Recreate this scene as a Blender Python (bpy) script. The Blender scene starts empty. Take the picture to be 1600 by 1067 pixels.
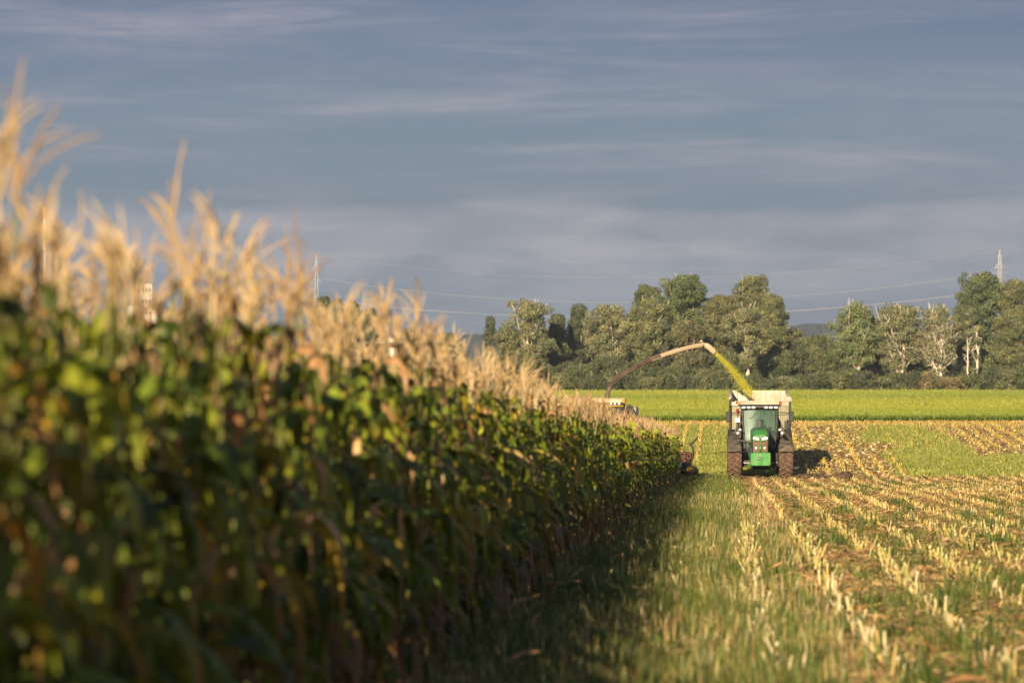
import bpy, math, random
import numpy as np
from mathutils import Vector, Matrix, Euler

C = bpy.context.scene.collection
SC = bpy.context.scene
R = math.radians
rng = np.random.default_rng(7)
random.seed(7)

# ------------------------------------------------------------------ camera
CAM_H = 1.55
cam_d = bpy.data.cameras.new("camera"); cam = bpy.data.objects.new("camera", cam_d); C.objects.link(cam)
cam_d.sensor_width = 36.0; cam_d.lens = 135.0
cam.location = (0, 0, CAM_H)
cam.rotation_euler = (R(90 + 1.40), 0, R(3.177))
cam_d.clip_start = 0.3; cam_d.clip_end = 20000
cam_d.dof.use_dof = True; cam_d.dof.focus_distance = 120.0; cam_d.dof.aperture_fstop = 3.4
SC.camera = cam

# ------------------------------------------------------------------ light
SUN_EL, SUN_AZ = 15.5, 12.0          # azimuth: degrees to the left of straight behind the camera
w = bpy.data.worlds.new("World"); SC.world = w; w.use_nodes = True
nt = w.node_tree; nt.nodes.clear()
def N(t, kind, **kw):
    n = t.nodes.new(kind)
    for k, v in kw.items(): setattr(n, k, v)
    return n
def srgb(r, g, b):
    f = lambda c: (c/255/12.92) if c/255 <= .04045 else ((c/255+.055)/1.055)**2.4
    return (f(r), f(g), f(b))
EXPO = 0.88
def sky_col(r, g, b):
    c = srgb(r, g, b); k = .91*2**-EXPO
    return (c[0]*k*.99, c[1]*k*.97, c[2]*k*1.03, 1)
sky = N(nt, 'ShaderNodeTexSky', sky_type='NISHITA', sun_disc=False)
sky.sun_elevation = R(SUN_EL); sky.sun_rotation = R(180+SUN_AZ)
tc = N(nt, 'ShaderNodeTexCoord'); sep = N(nt, 'ShaderNodeSeparateXYZ'); nt.links.new(tc.outputs['Generated'], sep.inputs[0])
def wnoise(scale, loc, detail, rough, base=3.0, dist=0.0):
    m = N(nt, 'ShaderNodeMapping'); m.inputs['Rotation'].default_value = (0, R(-1.2), 0); m.inputs['Scale'].default_value = scale; m.inputs['Location'].default_value = loc
    nt.links.new(tc.outputs['Generated'], m.inputs[0])
    n = N(nt, 'ShaderNodeTexNoise'); n.inputs['Scale'].default_value = base; n.inputs['Detail'].default_value = detail
    n.inputs['Roughness'].default_value = rough; n.inputs['Distortion'].default_value = dist
    nt.links.new(m.outputs[0], n.inputs[0]); return n
def math_(t, op, a, b=None, c=None, clamp=False):
    n = N(t, 'ShaderNodeMath', operation=op); n.use_clamp = clamp
    for i, v in enumerate((a, b, c)):
        if v is None: continue
        if isinstance(v, (int, float)): n.inputs[i].default_value = v
        else: t.links.new(v, n.inputs[i])
    return n.outputs[0]
def ramp(t, fac, stops, interp='LINEAR'):
    r = N(t, 'ShaderNodeValToRGB'); r.color_ramp.interpolation = interp
    el = r.color_ramp.elements
    while len(el) > 1: el.remove(el[-1])
    el[0].position = stops[0][0]; el[0].color = stops[0][1]
    for p, c in stops[1:]:
        e = el.new(p); e.color = c
    t.links.new(fac, r.inputs[0]); return r.outputs[0]
def mixc(t, fac, a, b, mode='MIX'):
    n = N(t, 'ShaderNodeMix', data_type='RGBA', blend_type=mode)
    for s, v in ((n.inputs[0], fac), (n.inputs[6], a), (n.inputs[7], b)):
        if isinstance(v, (int, float)): s.default_value = v
        elif isinstance(v, tuple): s.default_value = v if len(v) == 4 else (*v, 1)
        else: t.links.new(v, s)
    return n.outputs[2]
warp = wnoise((3.2, 3.2, 26), (0.3, 1.7, 0), 7, .6)
zz = math_(nt, 'MULTIPLY_ADD', math_(nt, 'SUBTRACT', warp.outputs[0], .5), .013, sep.outputs[2])
z01 = math_(nt, 'MULTIPLY', zz, 5.0)       # 0..0.2 -> 0..1
base = ramp(nt, z01, [(0.0, sky_col(92, 108, 128)), (.18, sky_col(98, 117, 139)), (.235, sky_col(116, 129, 148)),
    (.287, sky_col(128, 137, 154)), (.299, sky_col(98, 121, 143)), (.38, sky_col(103, 125, 147)), (.44, sky_col(108, 128, 150)),
    (.50, sky_col(103, 121, 149)), (.565, sky_col(86, 107, 142)), (.7, sky_col(90, 110, 142)), (.85, sky_col(100, 119, 146)), (1, sky_col(104, 121, 146))])
s1 = wnoise((2.5, 2.5, 33), (4.1, 2.2, .35), 8, .64, 3.0, .35)
f1 = ramp(nt, s1.outputs[0], [(.47, (0, 0, 0, 1)), (.72, (1, 1, 1, 1))], 'EASE')
s2 = wnoise((2.2, 2.2, 20), (1.5, 7.2, 0), 9, .66, 4.0, .5)
f2 = ramp(nt, s2.outputs[0], [(.44, (0, 0, 0, 1)), (.68, (1, 1, 1, 1))])
f12 = math_(nt, 'MULTIPLY', math_(nt, 'ADD', math_(nt, 'MULTIPLY', f1, .75), math_(nt, 'MULTIPLY', math_(nt, 'MULTIPLY', f1, f2), .5)), .85, clamp=True)
vis = ramp(nt, z01, [(0, (.25,)*3+(1,)), (.3, (.5,)*3+(1,)), (.42, (1, 1, 1, 1)), (.62, (1, 1, 1, 1)), (.8, (0, 0, 0, 1))])
lm = wnoise((5, 5, 24), (3.3, 5.5, 1.2), 7, .6, 4.0, .3)
lump = math_(nt, 'MULTIPLY', ramp(nt, lm.outputs[0], [(.42, (0, 0, 0, 1)), (.66, (.9,)*3+(1,))]), ramp(nt, z01, [(.15, (0, 0, 0, 1)), (.22, (1, 1, 1, 1)), (.28, (1, 1, 1, 1)), (.31, (0, 0, 0, 1))]))
mot = math_(nt, 'MULTIPLY', math_(nt, 'MULTIPLY', f2, .38), vis)
f12 = math_(nt, 'ADD', math_(nt, 'ADD', math_(nt, 'MULTIPLY', f12, vis), lump), mot, clamp=True)
c1 = mixc(nt, f12, base, sky_col(164, 163, 174))
s3 = wnoise((1.2, 1.2, 22), (9.1, .2, .8), 5, .5)
f3 = ramp(nt, s3.outputs[0], [(.52, (0, 0, 0, 1)), (.75, (1, 1, 1, 1))])
c2 = mixc(nt, math_(nt, 'MULTIPLY', math_(nt, 'MULTIPLY', f3, .4), vis), c1, sky_col(84, 105, 140))
b1 = N(nt, 'ShaderNodeBackground'); nt.links.new(sky.outputs[0], b1.inputs[0]); b1.inputs[1].default_value = 0.07
b2 = N(nt, 'ShaderNodeBackground'); nt.links.new(c2, b2.inputs[0]); b2.inputs[1].default_value = 1.0
ms = N(nt, 'ShaderNodeMixShader'); ms.inputs[0].default_value = .94
nt.links.new(b1.outputs[0], ms.inputs[1]); nt.links.new(b2.outputs[0], ms.inputs[2])
wo = N(nt, 'ShaderNodeOutputWorld'); nt.links.new(ms.outputs[0], wo.inputs[0])

sd = bpy.data.lights.new("sun", 'SUN'); sun = bpy.data.objects.new("sun", sd); C.objects.link(sun)
sd.energy = 5.0; sd.angle = R(.5); sd.color = (1, .79, .53)
sdir = Vector((math.sin(R(SUN_AZ))*math.cos(R(SUN_EL)), math.cos(R(SUN_AZ))*math.cos(R(SUN_EL)), -math.sin(R(SUN_EL))))
sun.rotation_euler = sdir.to_track_quat('-Z', 'Y').to_euler()
sun.location = (-20, -40, 30)

SC.view_settings.view_transform = 'Standard'; SC.view_settings.look = 'None'
SC.view_settings.exposure = EXPO; SC.view_settings.gamma = 1; SC.view_settings.use_curve_mapping = False
SC.render.engine = 'CYCLES'
SC.cycles.max_bounces = 6; SC.cycles.transparent_max_bounces = 8; SC.cycles.volume_bounces = 0

# ------------------------------------------------------------------ terrain and pixel helpers
TK = np.array([(-60, 0), (100, 0), (112, -.1), (125, -.2), (138, -.2), (145, -.15), (148, -.15), (152, -.06), (160, .33), (203, 2.18), (207, 2.28),
               (400, 5.2), (600, 8.2), (640, 8.7), (1000, 11), (2500, 14), (4200, 16)])
def zt(y): return float(np.interp(y, TK[:, 0], TK[:, 1]))
def ztv(y): return np.interp(y, TK[:, 0], TK[:, 1])
CM = Matrix.LocRotScale(cam.location, cam.rotation_euler, None)
FPX = 6000.0
def at(px, py, Y):
    """world point at forward distance Y seen at photo pixel px, py"""
    d = CM.to_3x3() @ Vector(((px-800)/FPX, (533.5-py)/FPX, -1))
    k = Y/d.y
    return Vector((d.x*k, Y, CAM_H + d.z*k))
def pxx(px, Y): return at(px, 680, Y).x

# ------------------------------------------------------------------ mesh accumulator
class G:
    def __init__(s): s.v = []; s.q = []; s.t = []; s.n = 0; s.cq = []; s.ct = []; s.mq = []; s.mt = []
    def add(s, v, f, col=None, m=0):
        v = np.asarray(v, float).reshape(-1, 3); f = np.asarray(f, int)
        if len(f) == 0: return s
        k = len(f); c = np.broadcast_to(np.asarray(col if col is not None else (1, 1, 1), float), (k, 3))
        if f.shape[1] == 4: s.q.append(f+s.n); s.cq.append(c); s.mq.append(np.full(k, m))
        else: s.t.append(f+s.n); s.ct.append(c); s.mt.append(np.full(k, m))
        s.v.append(v); s.n += len(v); return s
    def arrays(s):
        V = np.concatenate(s.v)
        Q = np.concatenate(s.q) if s.q else np.zeros((0, 4), int); T = np.concatenate(s.t) if s.t else np.zeros((0, 3), int)
        CQ = np.concatenate(s.cq) if s.cq else np.zeros((0, 3)); CT = np.concatenate(s.ct) if s.ct else np.zeros((0, 3))
        return V, Q, T, CQ, CT
    def mesh(s, name, mats, smooth=False, color=False):
        V, Q, T, CQ, CT = s.arrays()
        me = bpy.data.meshes.new(name)
        me.vertices.add(len(V)); me.vertices.foreach_set('co', V.astype(np.float32).ravel())
        nl = len(Q)*4+len(T)*3; me.loops.add(nl); me.polygons.add(len(Q)+len(T))
        me.loops.foreach_set('vertex_index', np.concatenate([Q.ravel(), T.ravel()]).astype(np.int32))
        st = np.concatenate([np.arange(len(Q))*4, len(Q)*4+np.arange(len(T))*3]).astype(np.int32)
        me.polygons.foreach_set('loop_start', st)
        mi = np.concatenate([np.concatenate(s.mq) if s.mq else np.zeros(0), np.concatenate(s.mt) if s.mt else np.zeros(0)]).astype(np.int32)
        me.polygons.foreach_set('material_index', mi)
        if smooth: me.polygons.foreach_set('use_smooth', np.ones(len(Q)+len(T), bool))
        for m in (mats if isinstance(mats, (list, tuple)) else [mats]): me.materials.append(m)
        if color:
            a = me.attributes.new('tint', 'FLOAT_COLOR', 'FACE')
            c = np.concatenate([CQ, CT]); c = np.concatenate([c, np.ones((len(c), 1))], 1)
            a.data.foreach_set('color', c.astype(np.float32).ravel())
        me.update(calc_edges=True); me.validate()
        return me
    def build(s, name, mats, parent=None, smooth=False, color=False, bevel=0, loc=None):
        o = bpy.data.objects.new(name, s.mesh(name, mats, smooth, color)); C.objects.link(o)
        if parent: o.parent = parent
        if loc is not None: o.location = loc
        if bevel:
            b = o.modifiers.new('bevel', 'BEVEL'); b.width = bevel; b.segments = 2; b.limit_method = 'ANGLE'; b.angle_limit = R(35)
        return o
    # primitives
    def box(s, x0, x1, y0, y1, z0, z1, M=None, m=0, col=None):
        v = np.array([(x, y, z) for z in (z0, z1) for y in (y0, y1) for x in (x0, x1)], float)
        if M is not None: v = np.array([M @ Vector(p) for p in v])
        f = [(0, 2, 3, 1), (4, 5, 7, 6), (0, 1, 5, 4), (2, 6, 7, 3), (0, 4, 6, 2), (1, 3, 7, 5)]
        return s.add(v, f, col, m)
    def loft(s, rings, cap=True, closed=True, m=0, col=None):
        n = len(rings[0]); V = np.array([p for r in rings for p in r], float); F = []
        for i in range(len(rings)-1):
            for j in range(n if closed else n-1):
                k = (j+1) % n; F.append((i*n+j, i*n+k, (i+1)*n+k, (i+1)*n+j))
        s.add(V, F, col, m)
        if cap and closed:
            for r, rev in ((rings[0], True), (rings[-1], False)):
                r = np.array(r, float); c = r.mean(0); v = np.vstack([r, c])
                s.add(v, [((k+1) % n, k, n) if rev else (k, (k+1) % n, n) for k in range(n)], col, m)
        return s
    def tube(s, pts, rad, n=8, cap=True, m=0, col=None, flat=None):
        pts = [Vector(p) for p in pts]; rings = []
        if not isinstance(rad, (list, tuple, np.ndarray)): rad = [rad]*len(pts)
        up = Vector((0, 0, 1))
        for i, p in enumerate(pts):
            t = (pts[min(i+1, len(pts)-1)]-pts[max(i-1, 0)]).normalized()
            a = t.cross(up)
            if a.length < .05: a = t.cross(Vector((0, 1, 0)))
            a.normalize(); b = a.cross(t).normalized()
            fa, fb = flat if flat else (1, 1)
            rings.append([p+(a*math.cos(2*math.pi*k/n)*fa+b*math.sin(2*math.pi*k/n)*fb)*rad[i] for k in range(n)])
        return s.loft(rings, cap, True, m, col)
    def cyl(s, p0, p1, r0, r1=None, n=16, m=0, col=None): return s.tube([p0, p1], [r0, r1 if r1 is not None else r0], n, True, m, col)
    def ball(s, c, rx, ry=None, rz=None, n=12, k=8, m=0, col=None, M=None):
        ry = ry or rx; rz = rz or rx; rings = []
        for i in range(k+1):
            a = -math.pi/2+math.pi*i/k; q = max(math.cos(a), .02)
            rings.append([(c[0]+rx*q*math.cos(2*math.pi*j/n), c[1]+ry*q*math.sin(2*math.pi*j/n), c[2]+rz*math.sin(a)) for j in range(n)])
        if M is not None: rings = [[M @ Vector(p) for p in r] for r in rings]
        return s.loft(rings, True, True, m, col)
    def lathe(s, prof, axis='x', c=(0, 0, 0), n=32, m=0, col=None):
        # prof: list of (along, radius); closed profile ring swept around axis
        rings = []
        for k in range(n):
            a = 2*math.pi*k/n; r = []
            for (t, q) in prof:
                if axis == 'x': r.append((c[0]+t, c[1]+q*math.cos(a), c[2]+q*math.sin(a)))
                elif axis == 'z': r.append((c[0]+q*math.cos(a), c[1]+q*math.sin(a), c[2]+t))
                else: r.append((c[0]+q*math.cos(a), c[1]+t, c[2]+q*math.sin(a)))
            rings.append(r)
        rings.append(rings[0])
        return s.loft(rings, False, True, m, col)

def tag(o, label=None, cat=None, group=None, kind=None):
    if label: o['label'] = label
    if cat: o['category'] = cat
    if group: o['group'] = group
    if kind: o['kind'] = kind
    return o
def empty(name, loc, rz=0, rx=0, label=None, cat=None, group=None):
    o = bpy.data.objects.new(name, None); C.objects.link(o); o.location = loc; o.rotation_euler = (rx, 0, rz); o.empty_display_size = .2
    return tag(o, label, cat, group)

# ------------------------------------------------------------------ materials
def mat(name, col, rough=.6, metal=0, noise=None, nscale=8, bump=0, bscale=40, coat=0, spec=.5, dirt=None, dirt_amt=.5, dirt_scale=3):
    m = bpy.data.materials.new(name); m.use_nodes = True; t = m.node_tree; b = t.nodes['Principled BSDF']
    b.inputs['Roughness'].default_value = rough; b.inputs['Metallic'].default_value = metal
    b.inputs['Specular IOR Level'].default_value = spec
    if coat: b.inputs['Coat Weight'].default_value = coat; b.inputs['Coat Roughness'].default_value = .12
    tcn = N(t, 'ShaderNodeTexCoord')
    c = (*col, 1)
    if noise:
        n = N(t, 'ShaderNodeTexNoise'); n.inputs['Scale'].default_value = nscale; n.inputs['Detail'].default_value = 6
        t.links.new(tcn.outputs['Object'], n.inputs[0])
        r = ramp(t, n.outputs[0], [(.35, c), (.65, (*noise, 1))]); c = r
    if dirt:
        n = N(t, 'ShaderNodeTexNoise'); n.inputs['Scale'].default_value = dirt_scale; n.inputs['Detail'].default_value = 8; n.inputs['Roughness'].default_value = .65
        t.links.new(tcn.outputs['Object'], n.inputs[0])
        f = ramp(t, n.outputs[0], [(.42, (0, 0, 0, 1)), (.7, (dirt_amt,)*3+(1,))])
        c = mixc(t, f, c, (*dirt, 1))
        rr = math_(t, 'MULTIPLY_ADD', f, .5, rough, True); t.links.new(rr, b.inputs['Roughness'])
    if isinstance(c, tuple): b.inputs['Base Color'].default_value = c
    else: t.links.new(c, b.inputs['Base Color'])
    if bump:
        n = N(t, 'ShaderNodeTexNoise'); n.inputs['Scale'].default_value = bscale; n.inputs['Detail'].default_value = 5
        t.links.new(tcn.outputs['Object'], n.inputs[0])
        bp = N(t, 'ShaderNodeBump'); bp.inputs['Strength'].default_value = bump; bp.inputs['Distance'].default_value = .02
        t.links.new(n.outputs[0], bp.inputs['Height']); t.links.new(bp.outputs[0], b.inputs['Normal'])
    return m
def plant_mat(name, transl=.3, rough=.5, nscale=30, var=.35, spec=.4):
    m = bpy.data.materials.new(name); m.use_nodes = True; t = m.node_tree; b = t.nodes['Principled BSDF']; out = t.nodes['Material Output']
    a = N(t, 'ShaderNodeAttribute', attribute_name='tint'); tcn = N(t, 'ShaderNodeTexCoord')
    n = N(t, 'ShaderNodeTexNoise'); n.inputs['Scale'].default_value = nscale; n.inputs['Detail'].default_value = 3
    t.links.new(tcn.outputs['Object'], n.inputs[0])
    r = math_(t, 'MULTIPLY_ADD', math_(t, 'SUBTRACT', n.outputs[0], .5), 2.5*var, 1.0)
    c = mixc(t, 1.0, a.outputs['Color'], r, 'MULTIPLY')
    t.links.new(c, b.inputs['Base Color']); b.inputs['Roughness'].default_value = rough; b.inputs['Specular IOR Level'].default_value = spec
    if transl:
        tr = N(t, 'ShaderNodeBsdfTranslucent'); t.links.new(c, tr.inputs[0]); mx = N(t, 'ShaderNodeMixShader'); mx.inputs[0].default_value = transl
        t.links.new(b.outputs[0], mx.inputs[1]); t.links.new(tr.outputs[0], mx.inputs[2]); t.links.new(mx.outputs[0], out.inputs[0])
    return m
MP = plant_mat('maize_leaf', .33, .45, 9, .3, .3)
MST = plant_mat('maize_dry', .15, .7, 25, .25, .2)
MG = plant_mat('grass_blades', .3, .55, .8, .3)
MT = plant_mat('tree_leaves', .25, .55, .35, .25)
MB_ = plant_mat('bark', 0, .85, 1.5, .25, .2)
MC = plant_mat('crop_leaves', .5, .5, .06, .18)

# ------------------------------------------------------------------ the ground: one sheet out to the horizon
def ground_material():
    m = bpy.data.materials.new('field_ground'); m.use_nodes = True; t = m.node_tree; b = t.nodes['Principled BSDF']
    b.inputs['Roughness'].default_value = .95; b.inputs['Specular IOR Level'].default_value = .1
    g = N(t, 'ShaderNodeNewGeometry'); sp = N(t, 'ShaderNodeSeparateXYZ'); t.links.new(g.outputs['Position'], sp.inputs[0])
    X, Y = sp.outputs[0], sp.outputs[1]
    def nz(scale, base=1.0, det=5, rough=.6):
        mp = N(t, 'ShaderNodeMapping'); mp.inputs['Scale'].default_value = scale; t.links.new(g.outputs['Position'], mp.inputs[0])
        n = N(t, 'ShaderNodeTexNoise'); n.inputs['Scale'].default_value = base; n.inputs['Detail'].default_value = det; n.inputs['Roughness'].default_value = rough
        t.links.new(mp.outputs[0], n.inputs[0]); return n.outputs[0]
    fine = nz((1, 1, 1), 14, 8, .7); mid = nz((1.2, .12, 1), 1.5, 4); big = nz((1, 1, 1), .06, 4)
    soil = ramp(t, fine, [(.32, (.10, .055, .03, 1)), (.5, (.28, .145, .07, 1)), (.66, (.42, .25, .12, 1)), (.8, (.52, .37, .19, 1))])
    straw = ramp(t, fine, [(.35, (.22, .13, .06, 1)), (.66, (.5, .34, .16, 1))])
    grass = ramp(t, fine, [(.35, (.04, .05, .015, 1)), (.65, (.14, .16, .035, 1))])
    c = mixc(t, ramp(t, mid, [(.44, (0, 0, 0, 1)), (.62, (1, 1, 1, 1))]), soil, straw)
    def band(v, a, b_, soft):   # 1 between a and b
        u = math_(t, 'DIVIDE', math_(t, 'SUBTRACT', v, a), soft, clamp=True); d = math_(t, 'DIVIDE', math_(t, 'SUBTRACT', b_, v), soft, clamp=True)
        return math_(t, 'MULTIPLY', u, d)
    wob = math_(t, 'MULTIPLY_ADD', math_(t, 'SUBTRACT', nz((.8, .1, 1), 1, 5), .5), 2.2, X)
    strip = band(wob, -60, .35, .5)
    gm = math_(t, 'MULTIPLY', strip, ramp(t, nz((1, .5, 1), 1.1, 4), [(.3, (.35,)*3+(1,)), (.6, (1, 1, 1, 1))]))
    c = mixc(t, gm, c, grass)
    patch = math_(t, 'MULTIPLY', band(wob, 7.2, 10.4, .4), band(Y, 150, 197, 2))
    patch2 = math_(t, 'MULTIPLY', band(wob, 7.2, 15, .4), band(Y, 151, 166, 3))
    c = mixc(t, math_(t, 'MAXIMUM', patch, patch2), c, mixc(t, .5, grass, (.24, .26, .06)))
    br = math_(t, 'MULTIPLY', math_(t, 'ADD', math_(t, 'ADD', band(X, 4.2, 5.2, .15), band(X, 6.1, 7.2, .15)), math_(t, 'ADD', band(X, 10.7, 11.6, .2), band(X, 12.2, 13.1, .2))), band(Y, 166, 198, 9))
    c = mixc(t, math_(t, 'MULTIPLY', br, ramp(t, mid, [(.3, (.3,)*3+(1,)), (.6, (.95,)*3+(1,))])), c, (.34, .19, .105))
    hd = band(Y, 198.5, 206, 2); c = mixc(t, hd, c, (.5, .35, .17))
    crop = band(Y, 206, 604, .6)
    cropc = ramp(t, nz((.18, 1, 1), .035, 5), [(.3, (.24, .30, .02, 1)), (.7, (.32, .36, .025, 1))])
    c = mixc(t, crop, c, cropc)
    far = math_(t, 'GREATER_THAN', Y, 604)
    c = mixc(t, far, c, ramp(t, big, [(.4, (.05, .075, .02, 1)), (.6, (.16, .14, .07, 1))]))
    t.links.new(c, b.inputs['Base Color'])
    bp = N(t, 'ShaderNodeBump'); bp.inputs['Strength'].default_value = 1; bp.inputs['Distance'].default_value = .06
    t.links.new(nz((1, 1, 1), 5, 8, .7), bp.inputs['Height']); t.links.new(bp.outputs[0], b.inputs['Normal'])
    return m
ys = np.unique(np.concatenate([np.linspace(-60, 20, 20), np.arange(20, 210, .35), np.linspace(210, 640, 60), np.array([800, 1000, 1400, 2000, 3000, 4200.])]))
xs = np.unique(np.concatenate([np.arange(-14, 20, .35), np.linspace(20, 120, 40), -np.linspace(14, 120, 40), np.array([200, 500, 1500, 4200.]), -np.array([200, 500, 1500, 4200.])]))
XX, YY = np.meshgrid(xs, ys)
near = (np.abs(XX) < 22) & (YY < 208) & (YY > 0)
ridge = .06*np.exp(-((YY-146.6-.5*np.sin(XX*1.3))/.6)**2)*(np.abs(XX-3) < 8)*(.5+.5*np.sin(XX*2.1+1))
ZZ = ztv(YY) + near*(rng.normal(0, .012, XX.shape) + .02*np.sin(XX*2*math.pi/.75)) + ridge*near
nx, ny = len(xs), len(ys); idx = np.arange(nx*ny).reshape(ny, nx)
g = G(); g.add(np.stack([XX, YY, ZZ], -1).reshape(-1, 3), np.stack([idx[:-1, :-1], idx[:-1, 1:], idx[1:, 1:], idx[1:, :-1]], -1).reshape(-1, 4))
tag(g.build('ground', ground_material(), smooth=True), kind='structure')

# ------------------------------------------------------------------ vectorised blades (grass, straw, stubble)
def blades(g, base, h, w, lean, az, col, tips=True, curve=.6):
    """base (n,3); h,w,lean,az (n,); col (n,3): two-segment blades"""
    n = len(base); d = np.stack([np.cos(az), np.sin(az), np.zeros(n)], 1); fa = az+rng.uniform(1.0, 2.1, n)
    s = np.stack([np.cos(fa), np.sin(fa), np.zeros(n)], 1)*(w/2)[:, None]
    up = np.array([0, 0, 1.])
    m = base + up*(h*.55)[:, None]*np.cos(lean*curve)[:, None] + d*(h*.55*np.sin(lean*curve))[:, None]
    t = m + up*(h*.45*np.cos(lean*1.5))[:, None] + d*(h*.45*np.sin(lean*1.5))[:, None]
    V = np.stack([base-s, base+s, m+s*.8, m-s*.8, t-s*.12, t+s*.12], 1).reshape(-1, 3)
    i = np.arange(n)[:, None]*6
    F = np.concatenate([i+np.array([0, 1, 2, 3]), i+np.array([3, 2, 5, 4])], 0)
    g.add(V, F, np.concatenate([col, col], 0))
def visible_x(Y): return (-1133/FPX*Y*1.02-.3, 467/FPX*Y*1.03+.4)
def scatter(n, y0, y1, xlo, xhi, power=1.0):
    """points inside the view wedge, density falling with distance"""
    Y = y0*(y1/y0)**rng.uniform(0, 1, n*3) if power == 1 else rng.uniform(y0, y1, n*3)
    X = rng.uniform(xlo, xhi, n*3)
    k = (X > -1133/FPX*Y-.4) & (X < 467/FPX*Y*1.03+.5)
    X, Y = X[k][:n], Y[k][:n]
    return X, Y
def pal(cols, n, jit=.15, p=None):
    c = np.array(cols)[rng.choice(len(cols), n, p=p)]
    return c*rng.uniform(1-jit, 1+jit, (n, 1))*rng.uniform(1-jit/3, 1+jit/3, (n, 3))
def clump(X, Y, f, seed):
    r = np.random.default_rng(seed); v = 0
    for k in range(5):
        a, b, p = r.normal(0, f, 1)[0], r.normal(0, f*.35, 1)[0], r.uniform(0, 6.3)
        v = v+np.sin(X*a+Y*b+p)
    return v/5*1.6
GREENS = [(.085, .13, .018), (.13, .18, .025), (.04, .065, .015), (.22, .25, .045), (.30, .23, .09), (.06, .10, .018), (.10, .14, .02)]
STRAW = [(.60, .44, .17), (.50, .35, .13), (.68, .58, .33), (.36, .36, .12)]

# grass on the headland strip beside the maize
g = G()
def grass(n, y0, y1, x0, x1, hs, ws, keep=None, cols=GREENS, lean=.5, pw=1):
    X, Y = scatter(n, y0, y1, x0, x1, pw)
    if keep is not None:
        k = keep(X, Y); X, Y = X[k], Y[k]
    n = len(X); sc = np.clip(Y/60, 1, 2.6)
    h = rng.uniform(*hs, n)*np.clip(sc, 1, 1.15); wd = rng.uniform(*ws, n)*sc
    blades(g, np.stack([X, Y, ztv(Y)-.02], 1), h, wd, np.abs(rng.normal(0, lean, n)), rng.uniform(0, 2*math.pi, n), pal(cols, n, .25))
grass(90000, 22, 60, -2.6, .75, (.08, .27), (.006, .014), lambda X, Y: rng.uniform(size=len(X)) < .25+.75*(clump(X, Y, 4, 3) > -.2)*(X < .2+.4*clump(X, Y, 2, 5)))
grass(90000, 60, 149, -2.6, .55, (.08, .26), (.007, .014), lambda X, Y: rng.uniform(size=len(X)) < .2+.8*(X < .05+.35*clump(X, Y, 2, 5)))
# greener streaks between the stubble rows
def streak(X, Y):
    u = ((X+.45+.375) % .75)/.75        # 0.5 at a row
    mid = np.abs(u-.5) > .13
    return mid & (rng.uniform(size=len(X)) < np.clip(.25+.9*clump(X, Y, 1.1, 11), 0, 1))
grass(75000, 22, 150, .2, 12, (.04, .13), (.006, .013), streak)
grass(30000, 22, 150, .2, 12, (.05, .16), (.006, .013), lambda X, Y: clump(X, Y, .7, 21) > .55)
for i in range(260):      # taller dark weed tufts
    y_ = 23*(150/23)**rng.uniform(); x_ = rng.uniform(-1.6, min(.078*y_+.2, 11)); n_ = 60; R_ = rng.uniform(.06, .2)
    xx = x_+rng.normal(0, R_, n_); yy = y_+rng.normal(0, R_*1.5, n_); sc_ = np.clip(y_/60, 1, 2)
    blades(g, np.stack([xx, yy, ztv(yy)-.02], 1), rng.uniform(.08, .30, n_), rng.uniform(.008, .022, n_)*sc_, np.abs(rng.normal(0, .7, n_)), rng.uniform(0, 6.28, n_), pal([(.05, .09, .02), (.08, .13, .02), (.12, .17, .03)], n_, .2))
# green bands on the slope behind
SL = [(.24, .28, .045), (.29, .32, .06), (.20, .23, .04), (.38, .36, .1)]
grass(50000, 151, 198, 6.6, 11, (.08, .2), (.015, .03), lambda X, Y: rng.uniform(size=len(X)) < np.clip(1.6-np.abs(X+1.2*clump(X, Y, .6, 61)-8.8)/1.3, 0, 1), cols=SL, pw=0)
grass(40000, 150.5, 168, 7.2, 16, (.08, .2), (.015, .03), lambda X, Y: (X > 7.2+.8*clump(X, Y, .8, 9)) & (X < 7.5+(170-Y)*.75+3*clump(X, Y, .5, 8)), cols=SL, pw=0)
grass(80000, 150, 200, -7, 2.6, (.04, .12), (.015, .03), cols=SL, pw=0)
grass(60000, 150, 200, 2, 16, (.03, .09), (.015, .03), lambda X, Y: rng.uniform(size=len(X)) < np.clip(1.1*clump(X, Y*.4, .5, 31), 0, 1), cols=SL, pw=0)
grass(12000, 22, 60, .2, 5, (.08, .2), (.004, .009), lean=.7)
grass(30000, 22, 75, -.3, 6, (.08, .26), (.006, .013), lambda X, Y: clump(X, Y, 1.7, 41)+.4*clump(X, Y, 5, 42) > .55)
grass(26000, 22, 90, -2.2, .9, (.1, .3), (.006, .014), lambda X, Y: clump(X, Y, 3, 43) > -.1, cols=STRAW, lean=.8)
tag(g.build('grass', MG, color=True), 'green grass and weeds growing on the strip and between the stubble rows', 'grass', kind='stuff')

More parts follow.
